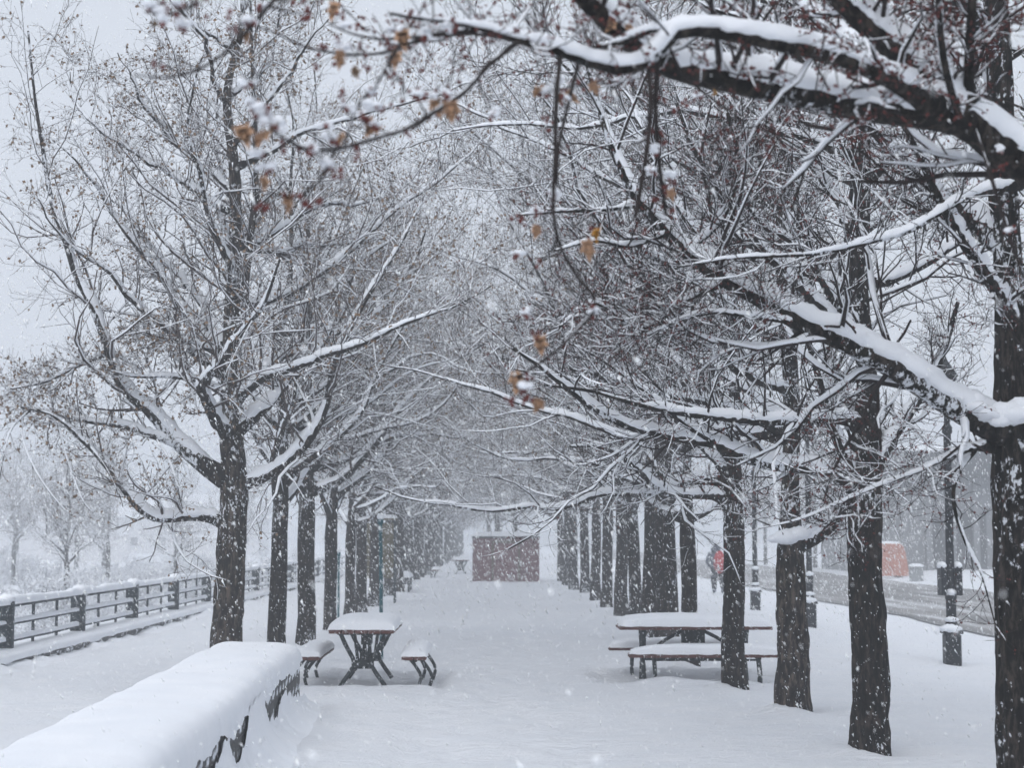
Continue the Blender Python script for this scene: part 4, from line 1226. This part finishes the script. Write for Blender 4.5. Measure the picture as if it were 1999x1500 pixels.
# ================================================================== teal posts and notice board
def thin_post(px, d, h, r, label, lean=0.0):
    x = at(px, 1150, d)[0]; z = gz(x, d)
    t = empty("teal_post", (x, d, z)); tag(t, label, "post", "thin teal posts")
    mb = MB(); P, R = resample([(0, 0, -.3, r), (lean*.5, 0, h*.5, r), (lean, 0, h, r)], 8); mb.tube(P, R, 10); part("pole", mb.mesh("pole", True), M['teal'], t)
    fb = MB(); fb.lathe([(0, .02), (r*1.6, .0), (r*1.6, -.05), (r, -.07)], (lean, 0, h), 10); part("pole_cap", fb.mesh("pole_cap", True), M['teal'], t)
    sb = MB(); sb.blob((lean, 0, h+.04), (r*2.2, r*2.2, .045), 2, 7, 9); part("snow_cap", sb.mesh("snow_cap", True), M['snow'], t)


thin_post(746, 23.6, 1.92, .026, "thin teal post with a snow cap behind the end-on picnic table", -.03)
thin_post(661, 34, 1.35, .022, "thin teal post between two trunks left of the end-on picnic table")
xb = at(742, 1100, 42.5)[0]
nb = empty("notice_board", (xb, 42.5, gz(xb, 42.5))); tag(nb, "weathered olive brown notice board among the left row's trunks", "board")
p_ = MB(); p_.bbox((-.34, -.03, .62), (.34, .03, 2.0), .01); part("panel", p_.mesh("panel"), M['board'], nb)
for s in (-1, 1):
    l_ = MB(); l_.box((s*.37-.03, -.04, -.2), (s*.37+.03, .04, 2.06)); part("upright", l_.mesh("upright"), M['fence'], nb)
hd = MB(); hd.box((-.42, -.07, 2.062), (.42, .07, 2.12)); h_ = part("head_board", hd.mesh("head_board"), M['board'], nb)
V, Fq = snow_slab(.84, .14, .08, 20, 9, 3, .01, 3); V[:, 2] += 2.121; part("snow_cap", mesh_from("snow_cap", V, [Fq]), M['snow'], h_)

# ================================================================== lamp posts
def lamp(px, d, label, boxes=False, seed=0):
    x = at(px, 1200, d)[0]; z = gz(x, d)
    t = empty("lamp_post", (x, d, z)); tag(t, label, "lamp post", "lamp posts along the road")
    mb = MB(); mb.bbox((-.115, -.115, -.3), (.115, .115, .46), .02); mb.bbox((-.14, -.14, .462), (.14, .14, .51), .015); part("pedestal", mb.mesh("pedestal"), M['lamp'], t)
    sh_ = MB()
    a = 16
    sh_.lathe([(.095, .50), (.095, .60), (.075, .64), (.075, .95), (.085, .97), (.085, 1.02), (.062, 1.06), (.055, 3.4), (.075, 3.42), (.075, 3.5), (.045, 3.55), (.04, 3.75)], (0, 0, 0), a)
    part("shaft", sh_.mesh("shaft", True), M['lamp'], t)
    ln = MB(); ln.lathe([(.04, 3.74), (.10, 3.80), (.17, 4.25), (.19, 4.27), (.03, 4.50), (.0, 4.58)], (0, 0, 0), 8); part("lantern", ln.mesh("lantern"), M['lamp'], t)
    sb = MB()
    for c_, r_ in (((-.02, -.03, .53), (.16, .16, .075)), ((0, -.02, .665), (.10, .10, .05)), ((.0, -.02, 1.06), (.085, .09, .06))):
        sb = MB(); sb.blob(c_, r_, seed, 8, 12); part("snow_cap", sb.mesh("snow_cap", True), M['snow'], t)
    if boxes:
        for xx in (-.125, .105):
            b_ = MB(); b_.bbox((xx-.04, -.13, 1.02), (xx+.04, .13, 1.45), .012); q = part("hanging_box", b_.mesh("hanging_box"), M['lamp'], t)
            s2 = MB(); s2.blob((xx, 0, 1.455), (.06, .16, .06), seed+4, 7, 10); part("box_snow", s2.mesh("box_snow", True), M['snow'], q)


lamp(1857, 25.0, "black lamp post with square pedestal and two hanging boxes, nearest the right edge", True, 1)
lamp(1581, 34.3, "black lamp post half hidden behind the rough grey trunk", False, 2)
lamp(1475, 42.5, "slim lamp post between the slim dark trunk and the rough grey trunk", False, 3)

# ================================================================== walking person
px_, py_ = 1402, 58.0
xp = at(px_, 1150, py_)[0]; zp = gz(xp, py_)
pe = empty("person", (xp, py_, zp), math.radians(4)); pe.scale = (1.25, 1.25, 1.04); tag(pe, "person in a grey coat with a red backpack, walking away hunched in the snow", "person")


def skin(name, verts, edges, radii, mat, parent, sub=2, root=0):
    me = bpy.data.meshes.new(name); me.from_pydata(verts, edges, []); me.materials.append(mat)
    o = bpy.data.objects.new(name, me); COL.objects.link(o); o.parent = parent
    md = o.modifiers.new("skin", 'SKIN'); md.use_smooth_shade = True
    for k, r in enumerate(radii):
        q = r if isinstance(r, tuple) else (r, r); me.skin_vertices[0].data[k].radius = q
        me.skin_vertices[0].data[k].use_root = (k == root)
    s = o.modifiers.new("sub", 'SUBSURF'); s.levels = sub; s.render_levels = sub
    return o


M['coat'] = mat_simple("grey_coat", (.07, .08, .11), (.12, .135, .17), 12, .9, .3, .01)
M['trousers'] = mat_simple("dark_trousers", (.015, .016, .02), (.03, .03, .036), 12, .9, .3, .01)
M['red'] = mat_simple("red_bag", (.33, .03, .035), (.46, .045, .05), 9, .8, .2, .01, snow=(.62, .7, (14, 14, 14)))
M['skin'] = mat_simple("skin", (.42, .26, .19), (.5, .32, .24), 20, .6, .1, .003)
# facing +y, stooped forward; hands in the coat's front pockets
vb = [(0, 0, .80), (0, .03, .95), (0, .08, 1.12), (0, .14, 1.26), (0, .22, 1.33), (0, .28, 1.37), (0, .31, 1.43), (0, .31, 1.50),
      (-.17, .15, 1.27), (-.24, .12, 1.05), (-.20, .26, .92), (-.10, .28, .90), (.17, .15, 1.27), (.24, .12, 1.05), (.20, .26, .92), (.10, .28, .90),
      (-.09, .00, .76), (-.10, .10, .45), (-.10, .02, .10), (-.10, .13, .04), (.09, .00, .76), (.10, -.02, .45), (.10, -.18, .12), (.10, -.08, .04)]
eb = [(0,1),(1,2),(2,3),(3,4),(4,5),(5,6),(6,7),(3,8),(8,9),(9,10),(10,11),(3,12),(12,13),(13,14),(14,15),(0,16),(16,17),(17,18),(18,19),(0,20),(20,21),(21,22),(22,23)]
rb = [.20, .22, .22, .18, .065, .085, .10, .07, .11, .09, .07, .05, .11, .09, .07, .05, .12, .075, .055, .045, .10, .075, .055, .045]
body = skin("body", vb, eb, rb, M['coat'], pe)
tr_ = skin("trousers", [(0, 0, .78), (-.09, .0, .74), (-.10, .10, .45), (-.10, .02, .14), (.09, 0, .74), (.10, -.02, .45), (.10, -.18, .16)], [(0,1),(1,2),(2,3),(0,4),(4,5),(5,6)], [.15, .115, .088, .07, .115, .088, .07], M['trousers'], pe)
hd_ = MB(); hd_.blob((0, .29, 1.44), (.135, .16, .165), 2, 10, 14, .06); part("hood", hd_.mesh("hood", True), M['coat'], pe)
fc = MB(); fc.blob((0, .385, 1.425), (.078, .075, .10), 2, 9, 12, .03); fc.blob((0, .465, 1.42), (.016, .02, .026), 1, 5, 7, 0); part("face", fc.mesh("face", True), M['skin'], pe)
ey = MB()
for s in (-1, 1): ey.blob((s*.032, .452, 1.44), (.012, .008, .008), 1, 5, 7, 0)
ey.blob((0, .448, 1.375), (.028, .008, .007), 1, 5, 7, 0); part("eyes_and_mouth", ey.mesh("eyes_and_mouth", True), M['trousers'], pe)
bp = MB(); bp.blob((0.01, -.20, 1.04), (.175, .16, .36), 5, 12, 16, .1); bp.blob((0, -.31, .96), (.14, .07, .15), 6, 8, 10, .1); bk = part("backpack", bp.mesh("backpack", True), M['red'], pe)
for s in (-1, 1):
    sp_ = MB(); curve_bar(sp_, [(s*.11, -.04, 1.32), (s*.12, .10, 1.38), (s*.12, .26, 1.26), (s*.13, .24, 1.05), (s*.12, -.02, .90)], .018); part("strap", sp_.mesh("strap", True), M['trousers'], bk)

# ================================================================== orange container, bins and hall beyond the road
d = 84.0
xo = at(1722, 1100, d)[0]; zo = gz(xo, d)
oc = empty("container", (xo, d, zo)); tag(oc, "orange box-shaped container with one sloping end, beyond the road", "container")
ob = MB()
prof = [(-1.05, .12), (1.18, .12), (1.16, .40), (1.02, 1.35), (.92, 1.62), (.78, 1.70), (-.80, 1.70), (-.95, 1.62), (-1.05, 1.40)]
n = len(prof); V = np.array([(x, y, z) for y in (-.6, .6) for x, z in prof])
T = [(0, j, j+1) for j in range(1, n-1)]+[(n, n+j+1, n+j) for j in range(1, n-1)]
ob.add(V, [(j, (j+1) % n, n+(j+1) % n, n+j)[::-1] for j in range(n)], T); part("body", ob.mesh("body"), M['orange'], oc)
for z in (.45, 1.38):
    rb_ = MB(); rb_.box((-1.0, -.635, z), (.98, -.602, z+.07)); part("rib", rb_.mesh("rib"), M['orange'], oc)
for s in (-1, 1):
    fb = MB(); fb.box((s*.8-.1, -.5, -.2), (s*.8+.1, .5, .118)); part("foot", fb.mesh("foot"), M['fascia'], oc)
V, Fq = snow_slab(1.7, 1.2, .12, 20, 14, 5, .0, 4); V[:, 2] += 1.702; part("snow_cover", mesh_from("snow_cover", V, [Fq]), M['snow'], oc)

for k, (px, d, lab) in enumerate([(1788, 78, "small grey bin on the snow right of the orange container")]):
    x = at(px, 1100, d)[0]
    t = empty("bin", (x, d, gz(x, d))); tag(t, lab, "bin", None)
    b_ = MB(); b_.bbox((-.27, -.27, -.1), (.27, .27, .60), .04); part("body", b_.mesh("body"), M['grey'], t)
    b_ = MB(); b_.bbox((-.31, -.31, .602), (.31, .31, .68), .03); part("lid", b_.mesh("lid"), M['grey'], t)
    V, Fq = snow_slab(.6, .6, .14, 14, 14, k, .0, 3); V[:, 2] += .681; part("snow_cap", mesh_from("snow_cap", V, [Fq]), M['snow'], t)

bd = 91.0
bx0 = at(1700, 1000, bd)[0]; bx1 = bx0+44
hall = empty("hall", (bx0, bd, -.3)); tag(hall, "long grey ribbed hall with a dark flat roof edge, beyond the road", "building")
mb = MB(); mb.box((0, 0, -.5), (44, 14, 5.1)); part("wall", mb.mesh("wall"), M['cladding'], hall)
rbm = MB(); rbm.box((-.16, -.30, -.5), (.16, -.003, 5.1)); rme = rbm.mesh("pilaster")
for k in range(34): part("pilaster", rme, M['cladding'], hall, loc=(.5+k*1.28, 0, 0))
mb = MB(); mb.box((-1, -1.4, 5.103), (45, 14.5, 6.5)); r_ = part("roof", mb.mesh("roof"), M['fascia'], hall)
V, Fq = snow_slab(46, 15.9, .35, 40, 12, 5, .0, 8); V[:, 2] += 6.501; V[:, 0] += 22; V[:, 1] += 6.55
part("roof_snow", mesh_from("roof_snow", V, [Fq]), M['snow'], r_)
gd = MB(); gd.box((3, -.06, -.3), (6.2, -.003, 3.2)); part("door", gd.mesh("door"), M['fascia'], hall)

# ================================================================== far shore at the left: low walls, house, bushes
def far_house(x, y, w, dpt, h, rh, lab, nwin):
    z = gz(x, y)-.3
    t = empty("house", (x, y, z)); tag(t, lab, "house", "houses on the far shore")
    mb = MB(); mb.box((-w/2, 0, 0), (w/2, dpt, h)); part("wall", mb.mesh("wall"), M['far'], t)
    rf = MB(); rf.add([(-w/2-.3, -.4, h+.005), (w/2+.3, -.4, h+.005), (w/2+.3, dpt+.4, h+.005), (-w/2-.3, dpt+.4, h+.005), (-w/2+1, dpt/2, h+rh), (w/2-1, dpt/2, h+rh)], [(0,1,5,4), (2,3,4,5)], [(1,2,5), (3,0,4)])
    part("roof", rf.mesh("roof"), M['snow'], t)
    wi = MB(); wi.box((-.5, -.05, 0), (.5, -.004, 1.1)); wm = wi.mesh("window")
    for k in range(nwin): part("window", wm, M['fascia'], t, loc=(-w/2+(k+.5)*w/nwin, 0, 1.3))


far_house(-42, 225, 22, 10, 5, 3.2, "faint long low house with snowy roof on the far shore", 6)
far_house(-66, 205, 24, 12, 6.5, 3.6, "faint house at the left picture edge on the far shore", 6)
for (px0, px1, d, z, h, lab) in [(330, 480, 140, -.6, 2.1, "faint long low retaining wall across the water"), (40, 250, 165, -.2, 2.0, "faint low wall at the far left across the water")]:
    a0 = at(px0, 1060, d); a1 = at(px1, 1060, d); w = a1[0]-a0[0]
    t = empty("retaining_wall", (a0[0], d, z)); tag(t, lab, "wall", "low walls across the water")
    mb = MB(); mb.box((0, 0, -1), (w, .6, h)); part("masonry", mb.mesh("masonry"), M['far'], t)
    V, Fq = snow_slab(w, .6, .2, 30, 8, d, .02, 4); V[:, 2] += h+.003; V[:, 0] += w/2; V[:, 1] += .3
    part("snow_cap", mesh_from("snow_cap", V, [Fq]), M['snow'], t)


def bush_mesh(seed):
    rng = np.random.default_rng(seed)
    n = 26; P = np.zeros((n, 8, 3)); a = rng.random(n)*6.28; el = np.radians(rng.uniform(25, 80, n))
    D = np.stack([np.cos(a)*np.cos(el), np.sin(a)*np.cos(el), np.sin(el)], 1); P[:, 0, :2] = rng.normal(size=(n, 2))*.15
    for k in range(1, 8):
        D = D+rng.normal(size=(n, 3))*.15; D /= np.linalg.norm(D, axis=1, keepdims=True); P[:, k] = P[:, k-1]+D*.22
    R = np.full((n, 8), .012)*np.linspace(1, .3, 8)
    P2, R2 = spawn(P, R, 9, rng, (30, 65), (.3, .6), .15, 1, 5, .6, .05, .2, .005, .5)
    P3, R3 = spawn(P2, R2, 4, rng, (30, 65), (.3, .6), .15, 1, 3, .7, .05, .2, .004, .6)
    tw = MB(); sn = MB()
    for p, r, S in ((P, R, 4), (P2, R2, 3), (P3, R3, 3)):
        v, f = tubes(p, r, S); tw.add(v, f)
        v, f = snow_on(p, r, 4, rng, lambda R: np.full_like(R, .030), 1.8, .9, .8); sn.add(v, f)
    return tw.mesh("stems", True), sn.mesh("snow_cover", True)


bms = [bush_mesh(k) for k in range(3)]
rb2 = random.Random(4)
for k in range(70):
    d = rb2.uniform(40, 112); px = rb2.uniform(-60, 760)
    x = at(px, 1100, d)[0]
    if x > -11: continue
    t = empty("bush", (x, d, gz(x, d)-.1), rb2.uniform(0, 6.28)); s = rb2.uniform(.7, 1.5); t.scale = (s*1.2, s*1.2, s*.8)
    tag(t, "small snow-laden bush on the slope beyond the rail fence", "bush", "snowy bushes beyond the fence")
    a_, b2 = bms[k % 3]
    q = part("stems", a_, M['twig'], t); part("snow_cover", b2, M['snow'], q, "stuff")

# ================================================================== falling snow
rng = np.random.default_rng(99)
NF = 96000
dd = 26.0*rng.random(NF*2)**(1/2.0)
xx = (rng.random(NF*2)*2-1)*(dd*.305+.9)+dd*.011
zz = CAM_H+dd*.09+(rng.random(NF*2)*2-1)*(dd*.232+.7)
ok = (dd > 1.2) & (zz > .02) & ((dd > 5) | (rng.random(NF*2) < .05+.16*dd/5))
Cn = np.stack([xx, dd, zz], 1)[ok][:NF]
nf = 60000; df = rng.uniform(26, 68, nf)
Cn = np.vstack([Cn, np.stack([(rng.random(nf)*2-1)*(3+df*.20), df, rng.uniform(.1, 8, nf)], 1)])
n = len(Cn)
sz = rng.lognormal(-.15, .45, n)*np.where(Cn[:, 1] < 26, .0024, .0095)
el = rng.uniform(1.5, 4.2, n)
ax = np.stack([.45+rng.normal(size=n)*.22, rng.normal(size=n)*.3, -np.ones(n)], 1); ax /= np.linalg.norm(ax, axis=1, keepdims=True)
s1 = np.cross(ax, np.array((0, 1., 0))); s1 /= np.linalg.norm(s1, axis=1, keepdims=True); s2 = np.cross(ax, s1)
FV = []; FF = []; off = 0
TET = np.array([(1, .5, -.7), (-1, .5, -.4), (0, -1, -.1), (.1, 0, 1.2)]); TETF = np.array([(0, 2, 1), (0, 1, 3), (1, 2, 3), (2, 0, 3)])
for selm, BV, BF in ((Cn[:, 1] < 4.5, OCT, OCTF), (Cn[:, 1] >= 4.5, TET, TETF)):
    c = Cn[selm]; q = len(c); nb = len(BV)
    jit = rng.uniform(.65, 1.35, (q, nb, 1))
    V = c[:, None]+(BV[None, :, 0, None]*s1[selm][:, None]+BV[None, :, 1, None]*s2[selm][:, None]+BV[None, :, 2, None]*(ax[selm]*el[selm][:, None])[:, None])*sz[selm][:, None, None]*jit
    FV.append(V.reshape(-1, 3)); FF.append((BF[None]+(np.arange(q)*nb)[:, None, None]).reshape(-1, 3)+off); off += q*nb
V = np.vstack(FV); Fq = np.vstack(FF)
fl = part("falling_snow", mesh_from("falling_snow", V.reshape(-1, 3), [Fq]), M['flake'])
tag(fl, "snowflakes drifting down through the whole scene", "snowfall", kind="stuff")

# ================================================================== haze
hz = MB(); hz.box((-320, -60, -4.2), (320, 480, 13.2))
hm = bpy.data.materials.new("haze"); hm.use_nodes = True
nt = hm.node_tree
for n_ in list(nt.nodes): nt.nodes.remove(n_)
pv = nt.nodes.new("ShaderNodeVolumePrincipled"); ou = nt.nodes.new("ShaderNodeOutputMaterial")
pv.inputs["Color"].default_value = (.90, .93, .97, 1); pv.inputs["Density"].default_value = .0052; pv.inputs["Anisotropy"].default_value = .2
nt.links.new(pv.outputs[0], ou.inputs["Volume"])
ho = part("haze", hz.mesh("haze"), hm); tag(ho, "pale snowy haze filling the air", "haze", kind="stuff")

tot = sum(len(o.data.loops)-2*len(o.data.polygons) for o in bpy.data.objects if o.type == 'MESH')
uni = sum(len(m.loops)-2*len(m.polygons) for m in bpy.data.meshes)
print("TRIS unique", uni, "instanced", tot, "objects", len(bpy.data.objects))
